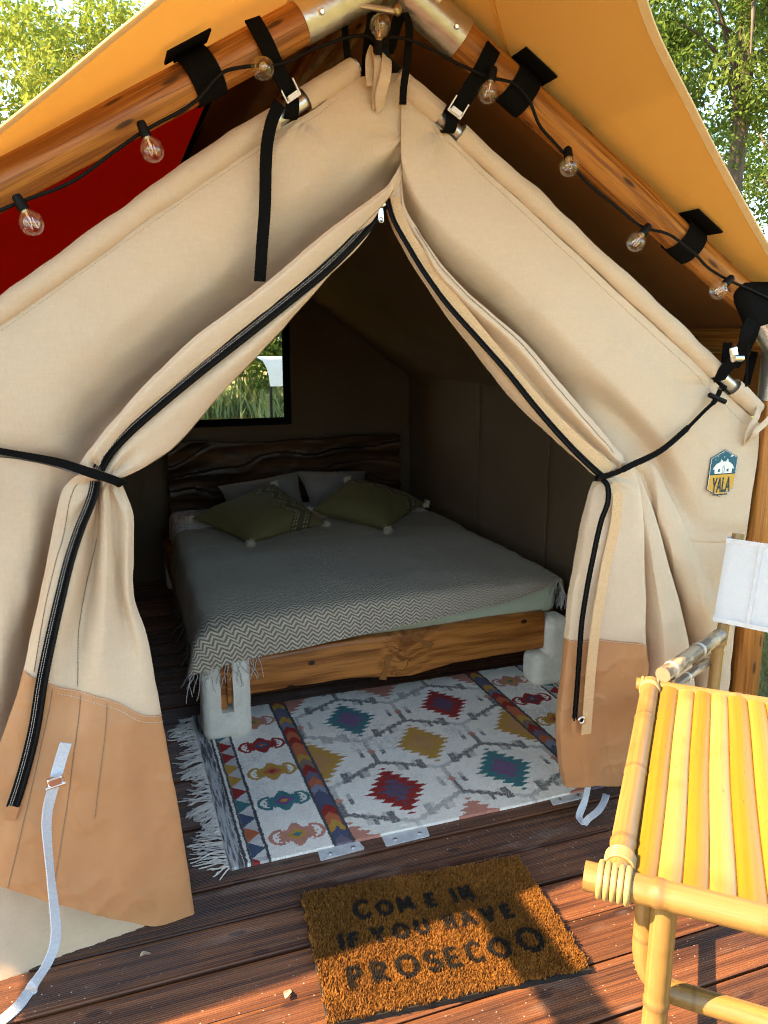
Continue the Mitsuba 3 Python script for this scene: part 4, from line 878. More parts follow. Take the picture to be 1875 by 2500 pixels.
gable = sg.Polygon([(XL - .06, -.02), (XR + .06, -.02), (XR + .06, ZE - .02), (.78, ZR + .03), (XL - .06, ZE - .02)]).difference(sg.box(WX0, WZ0, WX1, WZ1))
rw_ = trimesh.creation.extrude_polygon(gable, .006, engine='earcut')
add('tent__rear_wall', frame(rw_, A([0, YR + .006, 0]), A([1, 0, 0]), A([0, 0, 1]), A([0, -1, 0])), 'canvas_inside_shade', smooth=False)
wf = sg.box(WX0 - .05, WZ0 - .05, WX1 + .05, WZ1 + .05).difference(sg.box(WX0, WZ0, WX1, WZ1))
add('tent__rear_wall__window_frame', frame(trimesh.creation.extrude_polygon(wf, .012, engine='earcut'), A([0, YR - .002, 0]), A([1, 0, 0]), A([0, 0, 1]), A([0, -1, 0])), 'black_web', smooth=False, label='dark binding round the rear window')

# grey anchor tabs riveted along the threshold
for q in ([[0.545,2.139,0.004],[0.542,2.101,0.004],[0.682,2.110,0.004],[0.675,2.148,0.004]], [[0.763,2.142,0.004],[0.760,2.097,0.004],[0.906,2.101,0.004],[0.914,2.149,0.004]], [[1.402,2.157,0.004],[1.390,2.113,0.004],[1.517,2.116,0.004],[1.535,2.160,0.004]]):
    q = A(q)[:, :2]; pg = sg.Polygon(q).buffer(.004)
    m = trimesh.creation.extrude_polygon(pg, .005, engine='earcut'); m.apply_translation([0, 0, .001])
    k = add('tent__anchor_tab', m, 'tab_grey', smooth=False)
    mid0, mid1 = (q[0] + q[1]) / 2, (q[2] + q[3]) / 2
    for f in (.22, .80):
        c = mid0 * (1 - f) + mid1 * f + A([0, -.008])
        add(k + '__rivet', bolt([c[0], c[1], .006], (0, 0, 1), .007, .005), 'chrome')
# loose grey strap end under the right flap and one under the left wall
add('tent__strap_end', ribbon(np.vstack([A([[1.493,2.060,0.100],[1.466,2.040,0.046]]), A([[1.422,2.002,0.012],[1.419,1.970,0.012]]), A([[1.445,1.974,0.030]]), A([[1.569,2.060,0.037]])]), .024, A([FACE, FACE + A([.1, 0, .2]), A([0, -.6, .8]), A([0.3, 0, 1]), A([-.6, -.4, .7]), A([-.5, -.6, .5])]), .003, n=40), 'grey_web', smooth=40)
add('tent__strap_end', ribbon(A([[-0.011,1.990,-0.007],[-0.011,1.965,-0.017],[-0.009,1.955,-0.018]]), .026, FACE, .003, n=10), 'grey_web')

# ------------------------------------------------------------------ suspension straps between frame and tent poles
def susp(label, top, bot, w, tail=None, tw=.026):
    t = thing('suspension_strap', label, 'strap')
    top, bot = A(top), A(bot)
    add(t + '__webbing', ribbon(np.vstack([top, bot]), w, FACE + A([.1, 0, .1]), .006, n=30), 'black_web')
    b = bot[-1]; d = unit(bot[-1] - top[0])
    x = unit(np.cross(d, FACE))
    add(t + '__buckle', cat([frame(trimesh.creation.box(extents=[.040, .006, .006]), b + FACE * .012, x, FACE, d), frame(trimesh.creation.box(extents=[.0032, .004, .04]), b + FACE * .012 - d * .018 + x * .020, x, FACE, d), frame(trimesh.creation.box(extents=[.0032, .004, .04]), b + FACE * .012 - d * .018 - x * .020, x, FACE, d), frame(trimesh.creation.box(extents=[.030, .012, .012]), b + FACE * .016 - d * .004, x, FACE, d)]), 'galvanised')
    add(t + '__pole_loop', ribbon(np.stack([b + FACE * 0 + A([0, .02, 0]) * 0 + .026 * (math.cos(a) * FACE + math.sin(a) * A([0, 0, 1])) + A([0, .03, -.01]) for a in np.linspace(-2.5, 2.2, 20)]), .034, A([unit(math.cos(a) * FACE + math.sin(a) * A([0, 0, 1])) for a in np.linspace(-2.5, 2.2, 20)]), .004), 'black_web')
    if tail is not None: add(t + '__loose_end', ribbon(A(tail), tw, FACE + A([.05, 0, 0]), .003, n=40), 'black_web')
    return t
t = susp('black buckle strap from the left log rafter with long loose end', [[0.389,2.000,2.332],[0.411,1.992,2.293]], [[0.451,2.020,2.237],[0.494,2.055,2.184]], .040,
     [[0.464,2.060,2.173],[0.435,2.045,2.118],[0.422,2.045,2.054],[0.415,2.050,1.925],[0.404,2.050,1.825],[0.398,2.060,1.749]], .030)
susp('short black buckle strap from the right log rafter', [[1.015,2.000,2.342],[0.988,1.990,2.297]], [[0.964,2.020,2.246],[0.928,2.055,2.187]], .044)
# straps at the peak
t = thing('suspension_strap', 'pair of black straps hanging at the tent peak beside a bulb', 'strap')
for q, w in (([[0.643,2.100,2.413],[0.646,2.100,2.356],[0.654,2.105,2.307]], .018), ([[0.704,2.050,2.450],[0.703,2.060,2.391],[0.700,2.080,2.339],[0.707,2.120,2.293],[0.721,2.140,2.261]], .026), ([[0.778,2.050,2.413],[0.764,2.060,2.367],[0.758,2.090,2.327]], .030), ([[0.780,2.030,2.403],[0.789,2.020,2.367],[0.788,2.030,2.296],[0.786,2.050,2.237],[0.788,2.060,2.200]], .020)):
    add(t + '__webbing', ribbon(A(q), w, FACE + A([.2, 0, 0]), .004, n=24), 'black_web')
add(t + '__buckle', box(*(lambda c: (c[0] - .022, c[0] + .022, c[1] - .006, c[1] + .006, c[2] - .02, c[2] + .02))(A([[0.730,2.070,2.329]][0]))), 'black_plastic', smooth=False)
# corner ratchet strap at the right eave
t = thing('suspension_strap', 'black ratchet strap bundle at the right eave corner above the badge', 'strap')
for q, w in (([[1.954,2.000,1.666],[1.934,2.000,1.609],[1.951,2.050,1.550],[1.923,2.070,1.498],[1.929,2.090,1.471]], .040), ([[1.995,2.000,1.738],[1.969,2.000,1.652],[1.971,2.030,1.577],[1.965,2.070,1.517]], .034), ([[1.958,2.100,1.595],[1.958,2.100,1.504],[1.953,2.100,1.443]], .030), ([[2.135,2.160,1.563],[2.112,2.160,1.452]], .026), ([[1.926,1.980,1.602],[1.957,2.000,1.456]], .006)):
    add(t + '__webbing', ribbon(A(q), w, FACE + A([-.2, 0, .1]), .005, n=24), 'black_web')
add(t + '__corner_wrap', tm(m3.Manifold.batch_hull([m3.Manifold.sphere(.03, 12).translate(tuple(A(p))) for p in [[1.940,2.020,1.738],[2.029,2.020,1.754],[1.974,2.020,1.667],[2.038,2.020,1.682],[1.917,2.020,1.752]]])), 'black_web', smooth=40)
rb = A([[1.895,2.000,1.559]][0])
add(t + '__ratchet', cat([frame(tm(rbox(-.014, .014, -.006, .006, -.024, .024, .005, 10)), rb, unit([1, 0, .3]), A([0, 1, 0]), unit([-.3, 0, 1])), frame(trimesh.creation.cylinder(.010, .036), rb + A([.01, -.008, -.012]), A([0, 0, 1]), A([0, 1, 0]), A([1, 0, 0]))]), 'chrome', smooth=30)

# ------------------------------------------------------------------ string lights
sl = thing('string_lights', 'black festoon cable with clear globe bulbs strung along the log rafters', 'string lights')
cab = A([[-0.243,1.985,1.842],[-0.184,1.985,1.879],[-0.141,1.985,1.899],[-0.037,1.985,1.945],[0.066,1.985,2.020],[0.129,1.985,2.065],[0.246,1.985,2.137],[0.323,1.985,2.211],[0.386,1.985,2.228],[0.435,2.000,2.239],[0.572,2.040,2.310],[0.684,2.050,2.347],[0.717,2.040,2.332],[0.741,2.020,2.341],[0.801,2.000,2.329],[0.903,1.985,2.290],[0.982,1.985,2.269],[1.005,1.985,2.265],[1.059,1.985,2.261],[1.113,1.985,2.227],[1.151,1.985,2.164],[1.203,1.985,2.122],[1.247,1.985,2.086],[1.299,1.985,2.037],[1.407,1.985,1.974],[1.510,1.985,1.920],[1.580,1.970,1.905],[1.673,1.970,1.859],[1.760,1.985,1.812],[1.836,1.985,1.781],[1.919,1.985,1.757],[2.036,1.985,1.717]])
add('string_lights__cable', tmesh(resample(cab, 260), .0042, 7), 'black_plastic', smooth=True)
bulbs = ((42,437), (68,480))
BL = [([[-0.141,1.975,1.894],[-0.133,1.975,1.873],[-0.122,1.975,1.854]]), ([[0.130,1.975,2.063],[0.135,1.975,2.045],[0.145,1.975,2.024]]), ([[0.418,2.020,2.251],[0.413,2.005,2.240],[0.401,1.955,2.215]]), ([[0.709,2.030,2.319],[0.708,2.020,2.328],[0.705,2.000,2.355]]), ([[0.997,1.970,2.260],[0.995,1.970,2.245],[0.989,1.970,2.223]]), ([[1.235,1.970,2.093],[1.236,1.970,2.083],[1.227,1.950,2.059]]), ([[1.505,1.970,1.915],[1.495,1.970,1.903],[1.473,1.970,1.877]]), ([[1.822,1.970,1.782],[1.809,1.970,1.771],[1.784,1.970,1.749]])]
for q in BL:
    q = A(q); d = unit(q[2] - q[0]); c = q[2]
    neck = c - d * .030
    add('string_lights__socket', tmesh([neck - d * .034, neck - d * .030, neck - d * .004, neck], [.008, .0105, .0125, .0115], 14), 'black_plastic')
    rr = .0265
    prof = [(-.033, .009), (-.028, .0095), (-.022, .0150)] + [(-rr * math.cos(a), rr * math.sin(a)) for a in np.linspace(.85, math.pi - .02, 14)]
    k = add('string_lights__bulb', tmesh([c + d * s for s, r in prof], [r for s, r in prof], 24, caps=False), 'bulb_glass', smooth=True)
    x = unit(np.cross(d, [.3, .2, .9])); y = np.cross(d, x)
    fil = [c - d * .03, c - d * .012 + x * .006] + [c - d * .010 + d * .020 * (i % 2) + (x * math.cos(i * .9) + y * math.sin(i * .9)) * .0075 for i in range(8)] + [c - d * .012 - x * .006, c - d * .03]
    add(k + '__filament', cat([tmesh(fil, .0007, 5), tmesh([c - d * .03, c - d * .008], [.004, .002], 8)]), 'filament')
    add(k + '__screw_cap', tmesh([neck - d * .004, neck + d * .006], .0092, 14), 'brass')

# ------------------------------------------------------------------ bed
bd = thing('bed', 'rustic double bed of live edge planks on pale stone block feet', 'bed')
def plank_front():
    xs = np.linspace(.45, 1.865, 90)
    top = np.interp(xs, [.45, 1.865], [.338, .368]) + .004 * np.sin(xs * 9)
    bot = np.interp(xs, [.45, .9, 1.1, 1.2, 1.4, 1.865], [.168, .176, .150, .140, .172, .182]) + .006 * (meshkit.fbm(np.stack([xs * 9, xs * 0, xs * 0], 1), 3, 3) - .5)
    rows = []
    for k, (yy, f) in enumerate(((3.06, 0), (3.005, 0), (2.995, .03), (2.99, .12), (2.99, .5), (2.99, .88), (2.996, .97), (3.006, 1), (3.06, 1))):
        z = top * f + bot * (1 - f)
        rows.append(np.stack([xs, np.full(90, yy) + .004 * (meshkit.fbm(np.stack([xs * 5, z * 14, xs * 0], 1), 3, 8) - .5), z], 1))
    return gmesh(A(rows))
add('bed__foot_rail', plank_front(), 'plank', smooth=40, label='honey brown live edge plank with butterfly inlays')
def bowtie(cx, cz, L, w, ang):
    p = sg.Polygon([(-L, w), (0, w * .45), (L, w), (L, -w), (0, -w * .45), (-L, -w)])
    m = trimesh.creation.extrude_polygon(p, .004, engine='earcut'); c, s = math.cos(ang), math.sin(ang)
    return frame(m, A([cx, 2.9885, cz]), A([c, 0, s]), A([-s, 0, c]), A([0, -1, 0]))
add('bed__foot_rail__inlay', bowtie(1.245, .305, .058, .019, -.6), 'inlay_wood', smooth=False)
add('bed__foot_rail__inlay', bowtie(1.075, .205, .055, .017, 1.3), 'inlay_wood', smooth=False)
# stone feet
def rough(m, amp, seed):
    m = m.copy(); m = m.subdivide_to_size(.02) if hasattr(m, 'subdivide_to_size') else m
    m.merge_vertices(); n = m.vertex_normals
    m.vertices = m.vertices + n * ((meshkit.fbm(m.vertices * 22, 3, seed) - .5) * 2 * amp)[:, None]; return m
footL = rbox(.285, .482, 2.955, 3.10, .003, .365, .034, 20) - m3.Manifold.cube((.05, .4, .5)).translate((.358, 2.85, .125))
add('bed__stone_foot', rough(tm(footL), .0014, 5), 'stone', smooth=40)
add('bed__tenon', box(.361, .385, 2.985, 3.09, .128, .34), 'plank', smooth=False)
add('bed__tenon', box(.386, .405, 2.965, 3.09, .16, .34), 'plank', smooth=False)
footR = rbox(1.868, 1.99, 2.95, 3.09, .003, .338, .040, 24) + rbox(1.800, 1.988, 2.945, 3.09, .003, .168, .046, 24)
add('bed__stone_foot', rough(tm(footR), .0014, 6), 'stone', smooth=40)
add('bed__side_rail', box(.30, .36, 3.1, 5.15, .18, .34), 'plank', smooth=False)
add('bed__side_rail', box(1.93, 1.98, 3.1, 5.15, .18, .34), 'plank', smooth=False)
for x in (.30, 1.86): add('bed__rear_foot', tm(rbox(x, x + .12, 5.05, 5.18, .003, .34, .03, 12)), 'stone')
add('bed__slat_base', box(.365, 1.925, 3.07, 5.1, .30, .335), 'plank', smooth=False)
hx, hz = np.meshgrid(np.linspace(.36, 1.96, 150), np.linspace(0, 1, 70))
ztop = .955 + .035 * (meshkit.fbm(np.stack([hx * 2.4, hx * 0, hx * 0], -1), 3, 12) - .5) * 2 - .03 * np.clip((hx - 1.1), 0, 1)
zz = .30 + (ztop - .30) * hz
wav = zz * 9 + 3.2 * meshkit.fbm(np.stack([hx * 1.5, zz * 2.2, hx * 0], -1), 3, 14) - hx * .8
rel = (wav - np.floor(wav)); rel = np.clip(rel * 1.3, 0, 1) ** 2
hy = 5.17 - .035 * rel - .02 * meshkit.fbm(np.stack([hx * 6, zz * 12, hx * 0], -1), 3, 15)
hg = np.stack([hx, hy, zz], -1)
hb = hg[-1].copy(); hb[:, 1] = 5.24
add('bed__headboard', gmesh(np.concatenate([hg, hb[None], (hb - A([0, 0, .6]))[None]])), 'head_wood', smooth=45, label='dark carved live edge headboard')

add('mattress', rough(tm(rbox(.35, 1.955, 3.02, 5.09, .338, .515, .05, 20)), .003, 9), 'sheet', smooth=50, label='pale green sheeted mattress showing below the blanket at the foot', category='mattress')
ms = cloth([[[.335, y, .36], [.338, y, .47], [.37, y, .522], [.45, y, .527], [1.2, y, .53], [1.86, y, .527], [1.93, y, .522], [1.965, y, .47], [1.967, y, .36]] for y in (4.1, 4.3, 4.6, 4.9, 5.06)], 80, 40, .004, (7, 7, 7), 31)
add('patterned_sheet', gmesh(ms), 'leaf_sheet', smooth=True, label='white sheet with grey leaf print at the head of the bed', category='sheet')

# blanket: rows from the foot hem up to the pillows
def brow(y, zl, xl, zt, zr, xr, dl=0):
    return [[xl - .012, y, zl], [xl, y, (zl + zt) / 2], [xl + .025, y, zt - .022], [xl + .09, y + dl, zt], [.8, y + dl, zt + .006], [1.3, y + dl, zt + .006], [xr - .10, y, zt], [xr - .03, y, zt - .018], [xr, y, (zt + zr) / 2], [xr + .004, y, zr]]
rows_b = [
 [[.235, 2.93, .315], [.262, 2.925, .325], [.32, 2.925, .335], [.42, 2.945, .342], [.8, 2.965, .365], [1.25, 2.975, .402], [1.62, 2.98, .440], [1.80, 2.985, .470], [1.93, 3.0, .505], [2.0, 3.03, .44]],
 [[.240, 2.95, .34], [.262, 2.93, .37], [.32, 2.93, .39], [.42, 2.945, .40], [.8, 2.962, .42], [1.25, 2.97, .445], [1.62, 2.976, .468], [1.80, 2.98, .495], [1.95, 3.0, .517], [2.006, 3.05, .435]],
 [[.250, 3.00, .36], [.270, 2.955, .44], [.33, 2.955, .475], [.42, 2.96, .485], [.8, 2.972, .495], [1.25, 2.978, .505], [1.62, 2.985, .510], [1.80, 2.99, .515], [1.955, 3.03, .518], [2.010, 3.09, .42]],
 [[.258, 3.08, .36], [.285, 3.06, .46], [.335, 3.05, .513], [.42, 3.04, .522], [.8, 3.03, .527], [1.25, 3.03, .530], [1.62, 3.03, .531], [1.80, 3.04, .533], [1.955, 3.09, .522], [2.012, 3.14, .41]],
 brow(3.25, .33, .285, .535, .41, 2.005), brow(3.5, .32, .29, .532, .40, 2.0), brow(3.8, .32, .295, .535, .39, 1.995), brow(4.1, .31, .30, .538, .39, 1.99), brow(4.3, .31, .305, .541, .39, 1.985), brow(4.47, .32, .31, .543, .39, 1.985)]
Gb = cloth(rows_b, 160, 190, .012, (4.5, 4.5, 4.5), 33)
vb = np.cumsum(np.r_[0, np.linalg.norm(np.diff(Gb[:, 70], axis=0), axis=1)]); ub = np.cumsum(np.r_[0, np.linalg.norm(np.diff(Gb[100], axis=0), axis=1)])
uvb = np.stack(np.meshgrid(ub, vb), -1).reshape(-1, 2)
bl = add('blanket', gmesh(Gb), 'blanket_wool', uv=uvb, label='grey herringbone wool blanket spread over the bed with fringed edges', category='blanket')
def strands(starts, L, amp, seed, r=.0016, side=(0, 0, 0)):
    rg = np.random.default_rng(seed); out = []
    for s in starts:
        d = A([0, 0, -1]) + rg.normal(0, .22, 3) + A(side); n = 6; p = [A(s)]
        ll = L * rg.uniform(.7, 1.15)
        for k in range(n): d = d + rg.normal(0, amp, 3) + A([0, 0, -.12]); p.append(p[-1] + unit(d) * ll / n)
        out.append(tmesh(resample(p, 9), r, 4, caps=False))
    return cat(out)
edge = Gb[:, 0]
st = [edge[i] for i in range(2, 160, 2)]
add('blanket__fringe', strands(st, .085, .25, 4), 'dark_yarn', kind='stuff')
cr = [Gb[0, i] for i in range(0, 26)]
add('blanket__fringe', strands(cr, .10, .3, 5), 'wool_yarn', kind='stuff')
st = [Gb[0, i] for i in range(146, 160)] + [Gb[i, -1] for i in range(0, 26)]
add('blanket__fringe', strands(st, .085, .22, 6), 'wool_yarn', kind='stuff')

# pillows and cushions
def pillow(c00, c10, c11, c01, t, nrm, seed, n=44, pinch=.05):
    u, v = np.meshgrid(np.linspace(0, 1, n), np.linspace(0, 1, n))
    a, b, c, d = [A(q) for q in (c00, c10, c11, c01)]
    # edges bow inward between the corners
    uu = u + (u - .5) * -2 * pinch * (1 - (2 * v - 1) ** 2) * 1.0
    vv = v + (v - .5) * -2 * pinch * (1 - (2 * u - 1) ** 2) * 1.0
    G = a * ((1 - uu) * (1 - vv))[..., None] + b * (uu * (1 - vv))[..., None] + c * (uu * vv)[..., None] + d * ((1 - uu) * vv)[..., None]
    h = ((1 - (2 * u - 1) ** 4) * (1 - (2 * v - 1) ** 4)) ** .62
    wr = meshkit.fbm(np.stack([u * 4, v * 4, u * 0 + seed], -1), 3, seed) - .5
    N = unit(nrm)
    topg = G + N * (t * h * (1 + .25 * wr))[..., None]; botg = G - N * (t * .75 * h)[..., None]
    m1, m2 = gmesh(topg), gmesh(botg[:, ::-1])
    uv = np.stack([u, v], -1).reshape(-1, 2)
    return cat([m1, m2]), np.vstack([uv, uv[:, ::1]])
def ball(c, r, seed):
    rg = np.random.default_rng(seed); out = []
    for k in range(70):
        d = unit(rg.normal(0, 1, 3)); p = A(c) + d * r * .25
        out.append(tmesh([p, p + d * r * .45, p + unit(d + A([0, 0, -.5])) * r * .95], [.0022, .002, .001], 4, caps=False))
    return cat(out)
def pil(key, q, t, nrm, mat, label, category, seed, tassel=False):
    m, uv = pillow(*q, t, nrm, seed)
    k = add(key, m, mat, uv=uv, label=label, category=category)
    if tassel:
        ctr = sum(A(p) for p in q) / 4
        for i, p in enumerate(q): add(k + '__tassel', ball(A(p) + unit(A(p) - ctr) * .008 + A([0, 0, -.002]), .026, seed * 5 + i), 'tassel')
g1 = [[0.639,4.920,0.702],[1.189,5.020,0.751],[1.200,4.800,0.499],[0.664,4.720,0.509]]
g2 = [[1.167,5.020,0.752],[1.653,5.000,0.728],[1.618,4.800,0.537],[1.213,4.800,0.520]]
pil('pillow', g1[3:] + g1[2:3] + g1[1:2] + g1[0:1], .075, (0, -.75, .65), 'grey_linen', 'left grey linen pillow leaning on the headboard behind the cushions', 'pillow', 3)
pil('pillow', g2[3:] + g2[2:3] + g2[1:2] + g2[0:1], .075, (0, -.75, .65), 'grey_linen', 'right grey linen pillow leaning on the headboard behind the cushions', 'pillow', 4)
c1 = [[[0.425,4.493,0.600]][0], [[0.673,3.977,0.562]][0], [[1.156,4.255,0.562]][0], [[0.958,4.713,0.730]][0]]
c2 = [[[1.132,4.481,0.600]][0], [[1.454,4.003,0.565]][0], [[1.892,4.515,0.580]][0], [[1.424,4.662,0.740]][0]]
pil('cushion', c1, .095, (.1, -.35, .93), 'olive', 'left olive green cushion with stitched zigzags and tasselled corners', 'cushion', 5, True)
pil('cushion', c2, .095, (.1, -.35, .93), 'olive', 'right olive green cushion with stitched zigzags and tasselled corners', 'cushion', 6, True)

# ------------------------------------------------------------------ rug and doormat
xs, ys = np.linspace(.262, 1.968, 110), np.linspace(2.146, 3.205, 70)
gx, gy = np.meshgrid(xs, ys)
gz = .011 + .003 * meshkit.fbm(np.stack([gx * 3, gy * 3, gx * 0], -1), 3, 51)
gx2 = gx + .006 * (meshkit.fbm(np.stack([gy * 4, gx * 0, gx * 0], -1), 2, 3) - .5)
Gr = np.stack([gx2, gy + .004 * (meshkit.fbm(np.stack([gx * 4, gx * 0, gx * 0], -1), 2, 4) - .5), gz], -1)
lowr = Gr.copy(); lowr[..., 2] = .002
skirt = [np.concatenate([Gr[:1], lowr[:1]]), np.concatenate([Gr[-1:], lowr[-1:]]), np.concatenate([Gr[:, :1], lowr[:, :1]], 1), np.concatenate([Gr[:, -1:], lowr[:, -1:]], 1)]
rg_ = add('rug', cat([gmesh(Gr)] + [gmesh(s) for s in skirt]), 'rug_pile', smooth=40, label='ivory kilim style rug with coloured diamonds and fringe at the bed foot', category='rug')
fr_, r_ = [], np.random.default_rng(8)
for side, x0 in ((-1, .262), (1, 1.968)):
    for y in np.arange(2.150, 3.203, .0052):
        L = r_.uniform(.075, .115) * (.85 + .3 * math.sin(y * 23)); a = r_.normal(0, .28) + .35 * math.sin(y * 17 + 1)
        p = A([x0, y, .008]); pts = [p]; h = A([side * 1.0, a, 0])
        for k in range(5):
            h = h + A([0, r_.normal(0, .22), 0]); p = p + unit(h) * L / 5; p = A([p[0], p[1], max(.004, .010 - .0012 * k + r_.normal(0, .0015))]); pts.append(p)
        fr_.append(tmesh(resample(pts, 9), [.0022, .0027, .0026, .0026, .0026, .0025, .0024, .0022, .0015], 5, caps=False))
add('rug__fringe', cat(fr_[:203]), 'fringe_yarn', smooth=True, kind='stuff'); add('rug__fringe', cat(fr_[203:]), 'fringe_yarn', smooth=True, kind='stuff')

MC, MA = A([.759, 1.693, 0]), A([.99537, -.09616, 0]); MB = A([.09616, .99537, 0])
def strokes(ch):
    arc = lambda cx, cy, rx, ry, a0, a1, n=16: [(cx + rx * math.cos(math.radians(t)), cy + ry * math.sin(math.radians(t))) for t in np.linspace(a0, a1, n)]
    D_ = {'C': [arc(.36, .5, .36, .5, 50, 310)], 'O': [arc(.42, .5, .42, .5, 0, 360, 26)], 'M': [[(0, 0), (.08, 1), (.38, .3), (.70, 1), (.80, 0)]], 'E': [[(.5, 1), (0, 1), (0, 0), (.52, 0)], [(0, .52), (.42, .52)]],
          'I': [[(.05, 0), (.05, 1)]], 'N': [[(0, 0), (0, 1), (.6, 0), (.6, 1)]], 'F': [[(0, 0), (0, 1), (.5, 1)], [(0, .54), (.4, .54)]], 'Y': [[(0, 1), (.32, .5), (.64, 1)], [(.32, .5), (.3, 0)]],
          'U': [[(0, 1), (0, .35)] + arc(.3, .33, .3, .33, 180, 360) + [(.6, 1)]], 'H': [[(0, 0), (0, 1)], [(.55, 0), (.55, 1)], [(0, .5), (.55, .5)]], 'A': [[(0, 0), (.36, 1), (.7, 0)], [(.14, .36), (.58, .36)]],
          'V': [[(0, 1), (.34, 0), (.68, 1)]], 'P': [[(0, 0), (0, 1)] + arc(.2, .74, .3, .26, 90, -90) + [(0, .48)]], 'R': [[(0, 0), (0, 1)] + arc(.2, .74, .3, .26, 90, -90) + [(0, .48), (.52, 0)]],
          'S': [arc(.3, .74, .28, .26, 40, 270) + arc(.3, .25, .3, .25, 90, -140)]}
    return D_[ch]
letters = []
def word(specs, base):
    for ch, x, h, w in specs:
        letters.append(unary_union([sg.LineString([(x + a * h * w, base + b * h) for a, b in s]).buffer(.0056) for s in strokes(ch)]))
word([('C', -.203, .068, .85), ('O', -.139, .050, .85), ('M', -.078, .047, .95), ('E', .006, .046, .8), ('I', .084, .047, 1), ('N', .113, .050, .80)], .083)
word([('I', -.268, .044, 1), ('F', -.240, .042, .75), ('Y', -.176, .046, .9), ('O', -.118, .044, 1.0), ('U', -.052, .044, 1.0), ('H', .030, .044, .85), ('A', .076, .046, 1.0), ('V', .140, .046, .95), ('E', .202, .044, .8)], -.012)
word([('P', -.266, .058, .9), ('R', -.205, .058, 1.0), ('O', -.140, .062, .95), ('S', -.062, .060, .85), ('E', -.006, .058, .85), ('C', .052, .062, .85), ('O', .115, .060, .95), ('O', .200, .074, .95)], -.142)
LET = unary_union(letters)
import shapely
def blades(pts, seed, h=(.011, .015), lean_=.26):
    rg = np.random.default_rng(seed); n = len(pts)
    hh = rg.uniform(*h, n); lean = rg.normal(0, lean_, (n, 2)); w = rg.uniform(.0009, .0016, n); an = rg.uniform(0, np.pi, n)
    b = np.c_[pts, np.full(n, .012)]
    dx = np.c_[np.cos(an), np.sin(an), np.zeros(n)] * w[:, None]
    top = b + np.c_[lean * hh[:, None], hh]
    mid = b * .45 + top * .55 + np.c_[rg.normal(0, .0012, (n, 2)), np.zeros(n)]
    V = np.stack([b - dx, b + dx, mid - dx * .9, mid + dx * .9, top], 1)
    V = MC + V[..., :1] * MA + V[..., 1:2] * MB + V[..., 2:] * A([0, 0, 1])
    F = (np.arange(n)[:, None, None] * 5 + A([[0, 1, 3], [0, 3, 2], [2, 3, 4]]).astype(int)[None]).reshape(-1, 3)
    return trimesh.Trimesh(V.reshape(-1, 3), F, process=False)
NB = 62000
pts = np.c_[rng.uniform(-.343, .343, NB), rng.uniform(-.229, .229, NB)]
pts += .003 * np.c_[np.sin(pts[:, 1] * 90), np.sin(pts[:, 0] * 80)]
inl = shapely.contains_xy(LET, pts[:, 0], pts[:, 1])
near = shapely.contains_xy(LET.buffer(.0022), pts[:, 0], pts[:, 1])
mt = add('doormat', frame(box(-.345, .345, -.231, .231, .001, .014), MC, MA, MB, A([0, 0, 1])), 'rubber', smooth=False, label='brown coir doormat lettered COME IN IF YOU HAVE PROSECCO', category='doormat')
add('doormat__pile', blades(pts[~near], 3), 'coir', smooth=False, kind='stuff')
add('doormat__lettering', blades(np.vstack([pts[inl], pts[inl] + rng.normal(0, .001, (inl.sum(), 2)), pts[inl] + rng.normal(0, .001, (inl.sum(), 2))]), 4, (.0125, .016), .16), 'coir_black', smooth=False, kind='stuff', label='black lettering COME IN IF YOU HAVE PROSECCO')

# ------------------------------------------------------------------ bamboo table
def bam(key, p0, p1, r, nodes=.28, mat='bamboo', phase=.35, sides=22, squash=None, up=None, bow=0., seed=0, taper=0.):
    p0, p1 = A(p0), A(p1); L = np.linalg.norm(p1 - p0); n = max(30, int(L / .008)); t = np.linspace(0, 1, n)
    P = p0 + (p1 - p0) * t[:, None]; d = unit(p1 - p0); s = unit(np.cross(d, [.3, .2, 1]))
    P = P + s * (bow * np.sin(np.pi * t))[:, None]
    u_ = t * L / nodes + phase; nd = np.abs(u_ - np.round(u_)) * nodes
    rad = r * (1 + .10 * np.exp(-(nd / .007) ** 2) - .05 * np.exp(-((nd - .012) / .006) ** 2)) * (1 - taper * t)
    m, uv = tube(P, rad, sides, squash=squash, up=up)
    uv = np.c_[uv[:, 0] / nodes + phase, uv[:, 1] + seed * .17]
    return add(key, m, mat, uv=uv)
tb = thing('bamboo_table', 'sunlit yellow bamboo table with split cane slatted top', 'table')
TZ = .735
FL, BLc = A([[0.732,0.918,0.735]][0]), A([[1.268,1.516,0.735]][0])
tu = unit(BLc - FL); tw = A([tu[1], -tu[0], 0]); TL, TW = np.linalg.norm(BLc - FL), .62
Zv = A([0, 0, 1])
bam('bamboo_table__rail', FL - tw * .052 - tu * .0, FL + tw * (TW + .05), .0235, .31, phase=.62, seed=1)          # front rail
bam('bamboo_table__rail', BLc - tw * .035, BLc + tw * (TW + .05), .0165, .3, phase=.2, seed=2)                       # back rail
bam('bamboo_table__rail', FL + Zv * .008 - tu * .0, BLc + Zv * .006, .0215, .25, phase=.62, seed=3)                    # left rail
bam('bamboo_table__rail', FL + tw * TW + Zv * .008, BLc + tw * TW + Zv * .006, .0215, .3, phase=.15, seed=4)
x = .022; xb = .022; rs = np.random.default_rng(12)
kinds = ['slat_gold', 'slat_pale', 'slat_gold', 'slat_pale', 'slat_gold', 'slat_mid', 'slat_gold', 'slat_mid', 'slat_gold', 'slat_pale', 'slat_mid', 'slat_gold', 'slat_pale', 'slat_gold', 'slat_mid', 'slat_gold']
k = 0
